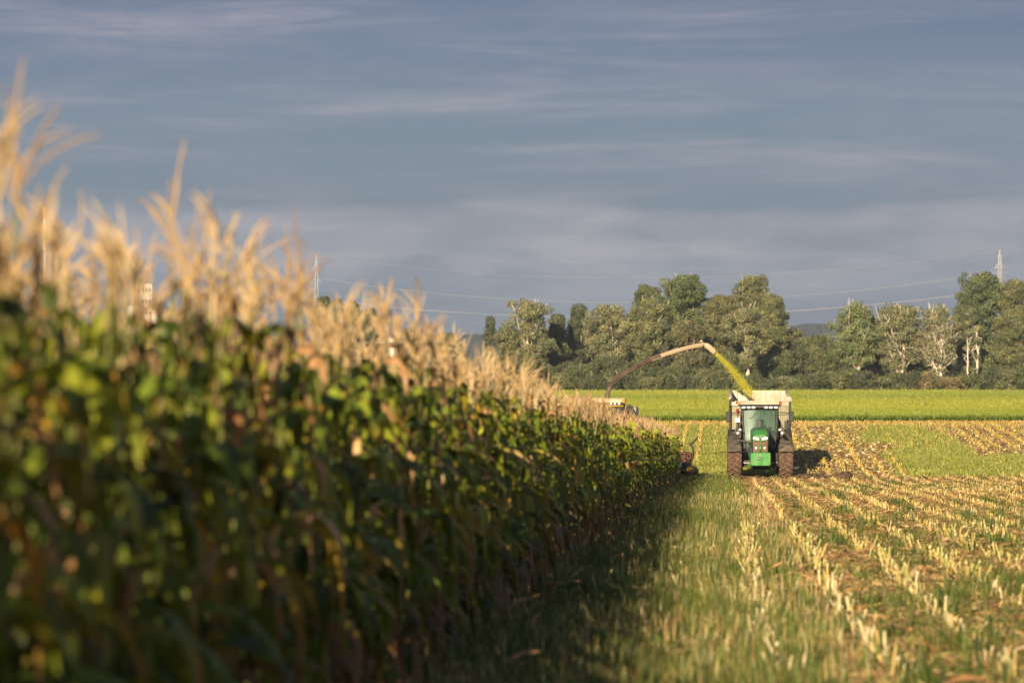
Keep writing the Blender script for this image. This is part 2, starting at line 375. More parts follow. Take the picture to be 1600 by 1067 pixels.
# chopped straw and leaf litter lying on the soil
g = G()
def litter(n, y0, y1, x0, x1, ln, wd, cols, pw=1):
    X, Y = scatter(n, y0, y1, x0, x1, pw); n = len(X); sc = np.clip(Y/70, 1, 2)
    a = rng.uniform(0, math.pi, n); L = rng.uniform(*ln, n)*sc; W = rng.uniform(*wd, n)*sc
    d = np.stack([np.cos(a), np.sin(a), rng.normal(.1, .3, n)], 1)*(L/2)[:, None]; s = np.stack([-np.sin(a), np.cos(a), rng.normal(0, .8, n)], 1)*(W/2)[:, None]
    c = np.stack([X, Y, ztv(Y)+.025+rng.uniform(0, .04, n)], 1)
    V = np.stack([c-d-s, c+d-s*.6, c+d+s*.6, c-d+s], 1).reshape(-1, 3); F = np.arange(n*4).reshape(-1, 4)
    g.add(V, F, pal(cols, n, .3))
litter(75000, 22, 150, -.6, 12.5, (.04, .16), (.006, .022), STRAW[:2]+[(.40, .22, .10), (.3, .16, .07), (.22, .13, .07), (.28, .18, .09), (.35, .3, .14), (.2, .2, .06)])
litter(26000, 22, 150, -2.4, -.1, (.05, .25), (.008, .03), STRAW+[(.3, .2, .1)])
litter(26000, 149, 206, 2.6, 18, (.03, .08), (.01, .03), STRAW+[(.3, .18, .1), (.2, .12, .06), (.2, .24, .05)], 0)
tag(g.build('straw_litter', MST, color=True), 'chopped straw and dry leaf scraps lying on the soil', 'straw', kind='stuff')

# ------------------------------------------------------------------ maize stubble
def stub(seed, lod):
    r = np.random.default_rng(seed); h = r.uniform(.06, .22); rad = r.uniform(.0065, .0105)
    n = 6 if lod == 0 else 3; ln = r.normal(0, .12, 2); kk = 3 if lod == 0 else 2
    V = []; F = []
    for k in range(kk):
        t = k/(kk-1)
        for j in range(n):
            a = 2*math.pi*j/n; z = h*t + (rad*1.6*math.cos(a) if k == kk-1 else 0)
            rr = rad*(1.15-.25*t)
            V.append((rr*math.cos(a)+ln[0]*h*t, rr*math.sin(a)+ln[1]*h*t, z))
    for k in range(kk-1):
        for j in range(n): F.append((k*n+j, k*n+(j+1) % n, (k+1)*n+(j+1) % n, (k+1)*n+j))
    c = [np.array(STRAW[r.integers(0, 4)])*1.08]*len(F)
    gg = G(); gg.add(V, F, c)
    if lod == 0:
        gg.add([V[(kk-1)*n+j] for j in range(n)]+[(ln[0]*h, ln[1]*h, h)], [(j, (j+1) % n, n) for j in range(n)], (.75, .66, .42))
    for q in range(2 if lod == 0 else 1):      # torn sheath flaps
        a = r.uniform(0, 6.3); L = r.uniform(.08, .2); z0 = r.uniform(.02, h*.7); wv = r.uniform(.005, .013)
        d = np.array([math.cos(a), math.sin(a), r.uniform(-.4, 1.1)]); s = np.array([-math.sin(a), math.cos(a), 0])*wv
        p0 = np.array([0, 0, z0]); p1 = p0+d*L*.5; p2 = p1+np.array([d[0], d[1], -.5])*L*.5
        gg.add([p0-s, p0+s, p1+s, p1-s, p2-s*.3, p2+s*.3], [(0, 1, 2, 3), (3, 2, 5, 4)], np.array(STRAW[r.integers(0, 4)])*r.uniform(.7, 1))
    return gg
def merge(g, variants, which, X, Y, Z, rz, sc, tilt=None, tint=None):
    """append copies of variant meshes (numpy) into g"""
    for vi in range(len(variants)):
        k = np.where(which == vi)[0]
        if len(k) == 0: continue
        V, Q, T, CQ, CT = variants[vi]
        c, s_ = np.cos(rz[k]), np.sin(rz[k]); n = len(k)
        vx = V[None, :, 0]*c[:, None]-V[None, :, 1]*s_[:, None]; vy = V[None, :, 0]*s_[:, None]+V[None, :, 1]*c[:, None]; vz = np.broadcast_to(V[None, :, 2], vx.shape)
        W = np.stack([vx, vy, vz], -1)*sc[k][:, None, None]
        if tilt is not None: W[..., 0] += W[..., 2]*tilt[k, 0][:, None]; W[..., 1] += W[..., 2]*tilt[k, 1][:, None]
        W = W+np.stack([X[k], Y[k], Z[k]], -1)[:, None, :]
        off = (np.arange(n)*len(V))[:, None, None]; tn = tint[k] if tint is not None else np.ones((n, 3))
        base = g.n; g.v.append(W.reshape(-1, 3)); g.n += n*len(V)
        if len(Q): g.q.append((Q[None]+off).reshape(-1, 4)+base); g.cq.append((CQ[None]*tn[:, None, :]).reshape(-1, 3)); g.mq.append(np.zeros(n*len(Q), int))
        if len(T): g.t.append((T[None]+off).reshape(-1, 3)+base); g.ct.append((CT[None]*tn[:, None, :]).reshape(-1, 3)); g.mt.append(np.zeros(n*len(T), int))
X, Y = [], []
for k in range(1, 26):
    xr = -1.95+.75*k
    y0 = max(23.5, (xr-.5)*FPX/700) if xr > 0 else 23.5
    y = np.arange(y0, 204, .14)
    y = y+rng.normal(0, .04, len(y)); x = xr+rng.normal(0, 1, len(y))*np.where(y < 55, .05, .035)+.03*np.sin(y*.2+k)
    keep = rng.uniform(size=len(y)) < (.12 if k < 3 else (.9 if xr > .2 else .4))*np.where(y > 150, 1, np.clip(.95+.7*clump(x*3, y, 1.3, 60+k), .3, 1))
    keep &= ~((y > 164) & (((x > 4.3) & (x < 5.1)) | ((x > 6.2) & (x < 7.1)) | ((x > 10.8) & (x < 11.5)) | ((x > 12.3) & (x < 13)))&(y < 197))
    keep &= ~((x < 3.1) & (x > -.2) & (y > 146.5) & (y < 164)) & ~((x < .3) & (y > 149.6) & (y < 160))
    keep &= ~((x > 7.6) & (y > 151) & (y < 172) & (rng.uniform(size=len(y)) < .85))
    keep &= ~((y > 150) & (rng.uniform(size=len(y)) < (.65 if 7.3 < xr < 10.5 else .0)))
    X.append(x[keep]); Y.append(y[keep])
for k in range(7):      # rows left of the tractor, cut on an earlier pass
    xr = -1.2-.75*k*1; y = np.arange(163, 203, .26); X.append(xr+rng.normal(0, .04, len(y))); Y.append(y)
xh = rng.uniform(-8, 18, 5200); yh = rng.uniform(198, 206, 5200); X.append(xh); Y.append(yh)      # headland stubble across the top
X = np.concatenate(X); Y = np.concatenate(Y)
px = 1133+X/Y*FPX; py = 680-(ztv(Y)-CAM_H)/Y*FPX
inview = (px > 650) & (px < 1610) & (py < 1085)
order = np.argsort(Y+1e6*~inview)
near_i, rest = order[:300], order[300:]
SV = [stub(100+i, 0) for i in range(10)]
smesh = [v.mesh('stubble_stalk', MST, color=True) for v in SV]
for n_, i in enumerate(near_i):
    o = bpy.data.objects.new('stubble_stalk', smesh[n_ % 10]); C.objects.link(o)
    o.location = (X[i], Y[i], zt(Y[i])-.02); o.rotation_euler = (random.gauss(0, .22), random.gauss(0, .22), random.uniform(0, 6.28)); s_ = random.uniform(.65, 1.2); o.scale = (s_, s_, s_)
    tag(o, 'pale cut maize stalk standing in a stubble row near the camera', 'stubble', 'cut maize stalks standing in the nearest stubble rows')
SV1 = [stub(200+i, 0).arrays() for i in range(6)]; SV2 = [stub(300+i, 1).arrays() for i in range(6)]
g = G(); rest = rest[(px[rest] > 600) & (px[rest] < 1850)]
for lo, hi, VV, wsc in ((0, 60, SV1, 1.0), (60, 150, SV2, .85), (150, 197.5, SV2, 1.2), (197.5, 400, SV2, .8)):
    k = rest[(Y[rest] >= lo) & (Y[rest] < hi)]; n = len(k)
    yel = np.where((Y[k] < 152)[:, None], np.where((Y[k] < 60)[:, None], np.array([1.12, 1.1, 1.0]), np.array([1.25, 1.16, .98])), np.array([1.12, 1.0, .62]))
    merge(g, VV, rng.integers(0, 6, n), X[k], Y[k], ztv(Y[k])-.02, rng.uniform(0, 6.28, n), rng.uniform(.8, 1.3, n)*wsc, rng.normal(0, .2, (n, 2)), yel*rng.uniform(.85, 1.12, (n, 1)))
tag(g.build('maize_stubble', MST, color=True), 'rows of pale cut maize stalks across the harvested field', 'stubble', kind='stuff')

# ------------------------------------------------------------------ the green crop on the rise behind
g = G()
n = 230000; Y = 206.5+(600-206.5)*rng.uniform(0, 1, n)**1.25; X = rng.uniform(-.05, .085, n)*Y
h = rng.uniform(.22, .36, n); L = rng.uniform(.12, .24, n)*np.clip(Y/260, 1, 2.2); tone = np.clip(.6+.4*clump(X*.5, Y*1.4, .07, 77), 0, 1)[:, None]
front = (Y < 208.5)[:, None]
col = (np.array([.19, .26, .035])*(1-tone)+np.array([.35, .37, .045])*tone); col = np.where(front, np.array([.17, .24, .03]), col)*rng.uniform(.92, 1.08, (n, 1))  # foremost leaves take a darker green that stands in for edge shade
a = rng.uniform(0, 6.28, n); tl = rng.uniform(-.5, .9, n)
d = (np.array([0, .45, .8])+rng.normal(0, .4, (n, 3)))*L[:, None]; s = (np.array([1, 0, 0])+rng.normal(0, .4, (n, 3)))*(L*.42)[:, None]
c = np.stack([X, Y, ztv(Y)+h*.75], 1)
V = np.stack([c-d*.5, c+s*.8, c+d*.7-[0, 0, .04], c-s*.8], 1).reshape(-1, 3)
g.add(V, np.arange(n*4).reshape(-1, 4), col)
n = 16000; X = rng.uniform(-12, 20, n); Y = rng.uniform(206, 209.5, n)      # taller leafy front edge, darker green painted in for its shade
blades(g, np.stack([X, Y, ztv(Y)], 1), rng.uniform(.1, .38, n), rng.uniform(.05, .11, n), np.abs(rng.normal(0, .9, n)), rng.uniform(0, 6.28, n), pal([(.09, .15, .02), (.13, .2, .03)], n, .2))
tag(g.build('green_crop', MC, color=True), 'low yellow green crop covering the rise in front of the trees', 'crop', kind='stuff')

# ------------------------------------------------------------------ maize plants
LG = [(.13, .18, .02), (.19, .235, .025), (.08, .115, .02), (.26, .29, .03)]
LY = [(.42, .28, .03), (.30, .27, .03), (.50, .27, .05)]
LD = [(.50, .28, .12), (.42, .22, .10), (.55, .36, .18)]
TS = [(.66, .48, .25), (.58, .41, .20), (.72, .56, .33), (.50, .34, .17)]
def leaf(g, r, p, az, el, L, W, droop, nseg, across, col, tipcol, kink=None, wave=.12):
    tw0 = r.normal(0, .35); twr = r.normal(0, 1.0)
    P = []; pos = np.array(p, float); e = el; a = az; st = L/nseg
    for k in range(nseg+1):
        t = k/nseg
        d = np.array([math.cos(a)*math.cos(e), math.sin(a)*math.cos(e), math.sin(e)])
        s = np.array([-math.sin(a), math.cos(a), 0]); tw = tw0+twr*k/nseg+wave*math.sin(k*1.3+az)*4
        nrm = np.cross(s, d)
        s = s*math.cos(tw)+nrm*math.sin(tw)
        wv = W*min(1, .45+t*4)*max(1-t**2.4, .04)/2
        P.append((pos.copy(), s, nrm, wv))
        e -= droop/nseg*(1.5 if t < .5 else 1.0); a += r.normal(0, .12)
        if kink and k == kink: e -= r.uniform(1.0, 1.8)
        e = max(e, -1.5)
        pos = pos+d*st
    V = []; F = []; cc = []
    for (q, s, nrm, wv) in P:
        if across == 3: V += [q-s*wv+nrm*wv*.35, q, q+s*wv+nrm*wv*.35]
        else: V += [q-s*wv, q+s*wv]
    m = across
    for k in range(nseg):
        t = (k+.5)/nseg; c = np.array(col)*(1-max(0, t-.55)/.45)+np.array(tipcol)*max(0, t-.55)/.45
        for j in range(m-1): F.append((k*m+j, k*m+j+1, (k+1)*m+j+1, (k+1)*m+j)); cc.append(c*(1 if j == 0 else .9))
    g.add(V, F, cc)
def plant(seed, lod, Ht=None, dry=.12):
    """returns dict of G: stalk, foliage, tassel, ear"""
    r = np.random.default_rng(seed); H = Ht or r.uniform(1.88, 2.10)
    st, fo, ta, ea = G(), G(), G(), G()
    sw = r.normal(0, .03, 2); sx = lambda z: np.array([sw[0]*(z/H)**2*1.5, sw[1]*(z/H)**2*1.5, z])
    ns = (6, 4, 3)[lod]; nr = (7, 3, 2)[lod]
    V = []; F = []
    for k in range(nr):
        z = H*k/(nr-1)
        for j in range(ns): a = 2*math.pi*j/ns; rr = .013*(1-.55*z/H); c = sx(z); V.append((c[0]+rr*math.cos(a), c[1]+rr*math.sin(a), z))
    for k in range(nr-1):
        for j in range(ns): F.append((k*ns+j, k*ns+(j+1) % ns, (k+1)*ns+(j+1) % ns, (k+1)*ns+j))
    st.add(V, F, (.16, .17, .05) if r.uniform() < .9 else (.28, .22, .1))
    nl = (15, 13, 10)[lod]; az = r.uniform(0, 6.28)
    for k in range(nl):
        t = (k+.6)/nl; z = H*(.10+.86*t); az += math.pi+r.normal(0, .45)
        if t < .28 and r.uniform() < .7: col, tip = LD[r.integers(0, 3)], LD[r.integers(0, 3)]
        else:
            u = r.uniform()
            if u < dry*.6: col, tip = LD[r.integers(0, 3)], LD[r.integers(0, 3)]
            elif u < dry*1.6: col, tip = LY[r.integers(0, 3)], LD[r.integers(0, 3)]
            elif u < dry*2.6: col, tip = LG[r.integers(0, 4)], LY[r.integers(0, 3)]
            else: col = LG[r.integers(0, 4)]; tip = col
        col = np.array(col)*r.uniform(.5, 1.7)*(.45 if t < .3 else (.75 if t < .45 else 1))  # lower leaves tinted darker, imitating the shade low in the crop
        L = r.uniform(.44, .74)*(1-.35*abs(t-.55)*1.6)*(.7 if t > .8 else 1); W = r.uniform(.062, .095)*(1, 1.05, 1.25)[lod]
        isdry = col[0] > col[1]*1.3
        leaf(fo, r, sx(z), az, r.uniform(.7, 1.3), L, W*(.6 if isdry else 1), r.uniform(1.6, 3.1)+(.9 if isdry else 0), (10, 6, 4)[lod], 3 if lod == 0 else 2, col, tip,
             kink=r.integers(2, 7) if (r.uniform() < .38 and lod < 2) else None)
    # tassel: a spike and branches set close round it, all nodding to one side
    c = np.array(TS[r.integers(0, 4)]); top = sx(H); wind = r.normal(.35, .5)
    nb = (6, 7, 6)[lod]; nsg = (6, 3, 2)[lod]; rd = (.0046, .006, .0095)[lod]; tsz = r.uniform(.4, .95)+.12*(lod > 0)
    for b in range(nb):
        a = r.uniform(0, 6.28); e = r.uniform(.95, 1.45) if b else 1.5; L = (r.uniform(.18, .32) if b else r.uniform(.28, .42))*tsz
        p = Vector(top)+Vector((0, 0, .02+.012*b)); pts = [p.copy()]; ca = Vector((math.cos(a), math.sin(a), 0)); bd = r.uniform(.4, 1.5) if b else r.uniform(0, 1.1)
        wa = wind+r.normal(0, .5); bd *= 1.25; wd = Vector((math.cos(wa), math.sin(wa), 0))
        dv = ca*math.cos(e)+Vector((0, 0, math.sin(e)))
        for k in range(nsg):
            p = p+dv*(L/nsg); pts.append(p.copy())
            dv = (dv+wd*bd/nsg*.9-Vector((0, 0, bd/nsg*.45))).normalized()
        rr = [rd*(.5 if k == 0 else (.35 if k == nsg else 1)) for k in range(nsg+1)]
        ta.tube(pts, rr, 3, False, 0, c*r.uniform(.85, 1.12))
    ta.tube([top-[0, 0, .12], top+[0, 0, .14]], [.007, .005], 3, False, 0, c*.8)
    if lod == 0 or (lod == 1 and r.uniform() < .6):     # husked ear leaning off the stalk
        z = H*r.uniform(.42, .52); a = r.uniform(0, 6.28); o = sx(z); d = np.array([math.cos(a)*.5, math.sin(a)*.5, .86])
        hc = np.array([(.30, .27, .09), (.5, .36, .17), (.2, .22, .06)][r.integers(0, 3)]); nn = 8 if lod == 0 else 4
        ks = (0, .25, .55, .85, 1) if lod == 0 else (0, .4, 1)
        ea.tube([o+d*(.02+.22*t) for t in ks], [.028*math.sin(math.pi*(.16+.74*t)) for t in ks], nn, False, 0, hc)
        if lod == 0:
            for q in range(6):
                v = d+r.normal(0, .5, 3); v /= np.linalg.norm(v); p0 = o+d*.235
                ea.tube([p0, p0+v*.03, p0+v*.05-[0, 0, .02]], .0025, 3, False, 0, (.16, .07, .03))
    return dict(stalk=st, foliage=fo, tassel=ta, maize_ear=ea)
NV = 14
kinds = [plant(500+i, 0, dry=(.11, .15, .19, .09, .34, .12, .16)[i % 7]) for i in range(NV)]
pmesh = [{k: g_.mesh(k, MST if k in ('tassel', 'stalk') else MP, smooth=(k != 'tassel'), color=True) for k, g_ in d.items()} for d in kinds]
ROW0 = -1.95
def rowpts(k, y0, y1, sp=.165):
    y = np.arange(y0, y1, sp); y = y+rng.normal(0, .035, len(y)); x = ROW0-.75*k+rng.normal(0, .045, len(y)); return x, y
indiv = []
for k, y0, n in ((0, 9.75, 215), (1, 12.2, 55), (2, 16.2, 30)):
    x, y = rowpts(k, y0, y0+n*.165+1); indiv += [(x[i], y[i], k) for i in range(n)]
ends = {0: 9.75+215*.165, 1: 12.2+55*.165, 2: 16.2+30*.165}
def place_plant(i, x, y, k, v=None, rz=None, sc=None, tilt=(0, 0)):
    v = i % NV if v is None else v
    root = empty('maize_plant', (x, y, zt(y)-.02), rz if rz is not None else random.uniform(0, 6.28))
    s_ = sc or random.uniform(.94, 1.06)*np.interp(y, [0, 12, 24, 44], [1.03, 1.03, 1, .92]); root.scale = (s_, s_, s_); root.rotation_euler[0] = tilt[0] or random.gauss(0, .03); root.rotation_euler[1] = tilt[1] or random.gauss(0, .03)
    dryp = v % 7 == 4
    lab = (('maize plant with many dried leaves, ' if dryp else 'green maize plant with tan tassel, ') +
           ('in the edge row beside the grass strip', 'in the second row behind the edge row', 'in the third row behind the edge row')[k])
    tag(root, lab, 'maize plant', 'tall maize plants at the near end of the standing crop')
    for nm, me in pmesh[v].items():
        o = bpy.data.objects.new(nm, me); C.objects.link(o); o.parent = root
    return root
for i, (x, y, k) in enumerate(indiv): place_plant(i, x, y, k, v=(i*5+k*3+random.randint(0, 3)) % NV)
# the rest of the crop as one mesh
def whole(d):
    gg = G()
    for g_ in d.values():
        if g_.n == 0: continue
        V, Q, T, CQ, CT = g_.arrays(); gg.add(V, Q, CQ); gg.add(V[:0], T, CT) if len(T) else None
    return gg.arrays()
P1 = [whole(plant(700+i, 1, dry=(.11, .18)[i % 2])) for i in range(12)]
P2 = [whole(plant(800+i, 2, dry=.14)) for i in range(10)]
X, Y, K = [], [], []
for k in range(8):      # the rows beside and before the first plants in view
    y1 = {0: 9.75, 1: 12.2, 2: 16.2}.get(k, 5.15*(1.95+.75*k)-2.5)
    if k > 5: y1 = 22
    x, y = rowpts(k, -3, y1-.08); X.append(x); Y.append(y); K.append(np.full(len(x), k))
for k in range(13):
    y0 = max(ends.get(k, 0), 5.15*(1.95+.75*k)-2.5)
    y1 = 146.8 if k < 10 else 203
    if k > 5: y0 = max(y0, 22)
    x, y = rowpts(k, y0, y1, .165 if k < 4 else .21); X.append(x); Y.append(y); K.append(np.full(len(x), k))
X = np.concatenate(X); Y = np.concatenate(Y); K = np.concatenate(K)
hs = np.interp(Y, [0, 12, 24, 44, 78, 125, 150], [1.03, 1.03, 1, .92, .83, .84, .87]) + np.where((K > 1) & (Y > 90), .05, 0)
sc = hs*rng.uniform(.94, 1.06, len(X)); tl = rng.normal(0, .05, (len(X), 2))
g = G()
for lo, hi, VV in ((0, 58, P1), (58, 400, P2)):
    k = np.where((Y >= lo) & (Y < hi))[0]; n = len(k)
    merge(g, VV, rng.integers(0, len(VV), n), X[k], Y[k], ztv(Y[k])-.02, rng.uniform(0, 6.28, n), sc[k], tl[k], rng.uniform(.85, 1.15, (n, 1))*np.ones((1, 3)))
print('maize stuff faces', sum(len(q) for q in g.q))
tag(g.build('maize_field', MP, color=True), 'standing ripe maize with tan tassels running back to the harvester', 'maize', kind='stuff')
# loose dry leaves hanging at the foot of the edge row
g = G(); r_ = np.random.default_rng(5)
for i in range(700):
    y = 18*(146/18)**r_.uniform(); x = ROW0+r_.uniform(-.1, .55); c = np.array(LD[r_.integers(0, 3)])*r_.uniform(.5, 1)
    leaf(g, r_, (x, y, zt(y)+.02), r_.uniform(0, 6.3), r_.uniform(0, 1.2), r_.uniform(.25, .6), r_.uniform(.02, .05)*(1+y/120), r_.uniform(.5, 2), 5, 2, c, c)
for i in range(2200):
    y = 23*(80/23)**r_.uniform(); x = r_.uniform(-1.4, .08*y); c = np.array((LD+LD+TS)[r_.integers(0, 10)])*r_.uniform(.6, 1.25)
    leaf(g, r_, (x, y, zt(y)+.02), r_.uniform(0, 6.3), r_.uniform(-.1, .9), r_.uniform(.15, .45), r_.uniform(.02, .055), r_.uniform(.5, 2.4), 5, 2, c, c)
tag(g.build('fallen_leaves', MST, color=True), 'dry brown maize leaves lying along the edge row and among the near stubble', 'leaves', kind='stuff')

# ------------------------------------------------------------------ clods on the low ridge beside the tractor
Mclod = mat('soil_clod', (.05, .033, .022), .95, noise=(.12, .075, .04), nscale=9, bump=.8, bscale=20)
for i, (px_, y, s_, lab) in enumerate(((1262, 146.3, .20, 'dark soil clod just right of the tractor wheel'), (1318, 145.9, .27, 'largest dark soil clod right of the tractor with a dry stick in it'),
        (1248, 147, .13, 'small dark soil clod nearest the tractor wheel'), (1276, 146.6, .14, 'small dark clod between the two larger clods'),
        (1284, 146.3, .16, 'flat dark soil clod right of the tractor between larger ones'))):
    p = at(px_, 742, y); g = G(); r = np.random.default_rng(i); 
    g.ball((0, 0, 0), s_*1.5, s_, s_*.7, 14, 9)
    V = g.v[0]; V *= (1+r.normal(0, .09, (len(V), 1))); V[:, 2] += .06*np.sin(V[:, 0]*23)
    o = g.build('soil_clod', Mclod, loc=(p.x, y, zt(y)+.1)); o.rotation_euler = (0, r.normal(0, .2), r.uniform(0, 3)); tag(o, lab, 'clod')
    if i == 1:
        g = G(); g.tube([(s_*.7, 0, 0), (s_*.8, 0, .28), (s_*.72, 0, .6)], [.03, .025, .018], 6); g.build('stick', Mclod, parent=o)
for i in range(60):
    pass
g = G(); r = np.random.default_rng(9)
for i in range(260):
    x = r.uniform(-1.9, 4.2); y = 146.6+r.normal(0, .4); s_ = r.uniform(.03, .11)
    if 0.0 < x < 2.7 and y > 146.4: continue
    V = G(); V.ball((x, y, zt(y)+.09+s_*.2), s_*1.4, s_, s_*.7, 6, 4, col=(1, 1, 1)); v = V.v[0]; g.add(v+r.normal(0, s_*.15, v.shape), V.q[0])
    if V.t: g.add(v[:0], np.zeros((0, 3), int))
tag(g.build('ridge_crumbs', Mclod), 'dark crumbly soil along the low ridge under the machines', 'soil', kind='stuff')

# ------------------------------------------------------------------ trees
def tree_geo(seed, H, W, clear=.25, leaves=7000, ls=.34, cols=None, shape='oval', limbs=16, bare=0, clus=1.0, barkc=(.45, .38, .28), lean=0, stems=1, trunk_r=None):
    """trunk G and crown G. crown: leaf clumps round the twig ends"""
    r = np.random.default_rng(seed); tg, cg = G(), G(); anchors = []
    leaves = int(leaves*5.6); ls = ls*.70; W = W*1.16
    cols = cols or [(.09, .105, .04), (.12, .13, .05), (.07, .09, .035)]
    tr = trunk_r or H*(.021 if barkc[0] > .55 else .014)
    def prof(t):      # crown half width by height fraction
        if shape == 'oval': return max(.12, math.sin(math.pi*min(1, max(0, (t-clear*.7)/(1.02-clear*.7)))**.8))
        if shape == 'cone': return max(.1, (1-t)**.8)
        if shape == 'dome': return max(.15, math.sqrt(max(0, 1-((t-.35)/.66)**2)) if t > .35 else .55+.45*t/.35)
        return 1
    zc = H*(clear*.4+.45 if shape != 'cone' else .25); ph = r.uniform(0, 6.28, 3)
    for s_ in range(stems):
        a0 = r.uniform(0, 6.28); sp = (W*.22 if stems > 1 else 0)
        P = []; n = 8
        for k in range(n+1):
            t = k/n; P.append(Vector((math.cos(a0)*sp*t+lean*H*t+r.normal(0, H*.008)*(k > 0), math.sin(a0)*sp*t+r.normal(0, H*.008)*(k > 0), H*.93*t*(1 if s_ == 0 else r.uniform(.8, .95)))))
        tg.tube(P, [tr*(1.25-1.1*k/n) for k in range(n+1)], 7, False, 0, np.array(barkc)*r.uniform(.85, 1.1))
        def env(q):
            d = Vector((q.x/(W/2), q.y/(W/2), max(q.z-zc, 0)/(H-zc))); th = math.atan2(q.y, q.x)
            lb = min(1, math.hypot(q.x, q.y)/(W*.28))
            return d.length/(1+lb*(.10*math.sin(th*3+ph[0])+.09*math.sin(th*5+q.z/H*9+ph[1]))+.04*math.sin(q.z/H*17+ph[2]))
        for l in range(limbs):
            t = clear+(.97-clear)*(l+r.uniform(0, 1))/limbs; q = t*n/.98; i = min(int(q), n-1); p = P[i].lerp(P[i+1], min(q-i, 1))
            a = r.uniform(0, 6.28); R_ = W/2*prof(t)*r.uniform(.55, 1.15); el = (r.uniform(.75, 1.2) if shape == 'oval' else r.uniform(.45, 1.0))+t*.25
            dv = Vector((math.cos(a)*math.cos(el), math.sin(a)*math.cos(el), math.sin(el))); L = R_/max(math.cos(el), .35)*.9
            pts = [p]; m = 5
            for k in range(m):
                dv = (dv+Vector(r.normal(0, .13, 3))+Vector((0, 0, .04))).normalized(); pts.append(pts[-1]+dv*(L/m))
                if env(pts[-1]) > .88: break
            rr = tr*.42*(1.15-t)
            tg.tube(pts, [max(rr*(1-.8*k/m), .035) for k in range(len(pts))], 5, False, 0, np.array(barkc)*r.uniform(.85, 1.1))
            for k in range(1, len(pts)):
                if env(pts[k]) > 1.02: continue
                for _ in range(2 if k < 3 else 3):
                    b = r.uniform(0, 6.28); e2 = r.uniform(-.2, 1.2); d2 = Vector((math.cos(b)*math.cos(e2), math.sin(b)*math.cos(e2), math.sin(e2))); l2 = L*r.uniform(.15, .38)+.4
                    q1 = pts[k]+d2*l2*.5; q2 = q1+(d2+Vector(r.normal(0, .3, 3))).normalized()*l2*.5
                    if r.uniform() < .45 and env(q2) < 1: tg.tube([pts[k], q1, q2], [rr*.35+.02, rr*.2+.02, .02], 4, False, 0, np.array(barkc)*r.uniform(.8, 1.05))
                    e_ = env(q2)
                    if e_ > .9: f_ = .9/e_*r.uniform(.9, 1); q2 = Vector((q2.x*f_, q2.y*f_, zc+(q2.z-zc)*f_ if q2.z > zc else q2.z))
                    if r.uniform() > bare: anchors.append((q2, prof(t)))
                    if env(q1) < .95 and r.uniform() > bare*1.3 and r.uniform() < .6: anchors.append((q1, prof(t)))
    anchors = anchors or [(Vector((0, 0, H*.8)), 1)]
    A = np.array([tuple(a[0]) for a in anchors]); na = len(A)
    cr = r.uniform(.45, 1.0, na)*clus*(.6+.05*W); wgt = cr**2; wgt /= wgt.sum()
    ci = r.choice(na, leaves, p=wgt); dirv = r.normal(0, 1, (leaves, 3)); dirv /= np.linalg.norm(dirv, axis=1)[:, None]
    rad = cr[ci]*r.uniform(.35, 1, leaves)**.5
    pos = A[ci]+dirv*rad[:, None]*np.array([1, 1, .75])
    pos[:, 2] = np.where(pos[:, 2] > H, H+(pos[:, 2]-H)*.8, np.maximum(pos[:, 2], .15))
    cc = 1.62*np.array(cols)[r.integers(0, len(cols), na)]*r.uniform(.75, 1.25, (na, 1)); col = cc[ci]*r.uniform(.8, 1.2, (leaves, 1))
    nrm = dirv*1.0+r.normal(0, .6, (leaves, 3)); nrm /= np.linalg.norm(nrm, axis=1)[:, None]
    u = np.cross(nrm, r.normal(0, 1, (leaves, 3))); u /= np.linalg.norm(u, axis=1)[:, None]; v = np.cross(nrm, u)
    S = (ls*r.uniform(.6, 1.25, leaves)/2)[:, None]
    V = np.stack([pos-u*S, pos-v*S*.8, pos+u*S, pos+v*S*.8], 1).reshape(-1, 3)
    cg.add(V, np.arange(leaves*4).reshape(-1, 4), col)
    return tg, cg
def place_tree(px_, top, Y, wpx, seed, label, cat='tree', name='deciduous_tree', group=None, **kw):
    zg = zt(Y); H = at(px_, top, Y).z-zg; W = wpx/FPX*Y; x = pxx(px_, Y)
    tg, cg = tree_geo(seed, H, W, **kw)
    root = empty(name, (x, Y, zg), label=label, cat=cat, group=group)
    tg.build('trunk', MB_, root, smooth=True, color=True); cg.build('crown', MT, root, color=True)
    return root
OL = [(.11, .115, .05), (.145, .145, .06), (.09, .10, .045)]; DK = [(.055, .07, .035), (.07, .08, .035), (.06, .065, .035)]
GY = [(.14, .145, .075), (.17, .165, .08), (.11, .12, .06)]; GR = [(.075, .09, .035), (.10, .115, .04), (.06, .075, .035)]
RD = [(.18, .10, .055), (.15, .11, .05)]
T = place_tree
WH = (.62, .54, .42)
T(825, 466, 600, 88, 1, 'thin crowned poplar with pale bare branches, leftmost tree standing clear above the tassels', leaves=3800, cols=GY, bare=.35, barkc=WH, limbs=20, clear=.22)
T(790, 510, 612, 60, 2, 'low olive tree at the left foot of the pale branched poplar', leaves=4000, cols=OL, shape='dome', clear=.1)
T(765, 492, 700, 16, 3, 'small narrow dark tree standing far off, left of the pale branched poplar', leaves=1200, cols=DK, ls=.4)
T(872, 486, 612, 30, 4, 'narrow dark green tree right of the thin poplar', leaves=5000, cols=DK, clear=.08)
T(908, 474, 618, 38, 5, 'tall dark narrow tree with pointed top, left of the grey green poplar', leaves=6500, cols=DK, clear=.08)
T(952, 478, 600, 88, 6, 'grey green poplar with pale trunk, left of the broad tall tree', leaves=9500, cols=GY, barkc=WH, limbs=22, clear=.2, shape='oval')
T(1018, 466, 598, 80, 7, 'round olive poplar in front of the broad tall tree', leaves=9500, cols=OL, barkc=WH, limbs=22, clear=.2)
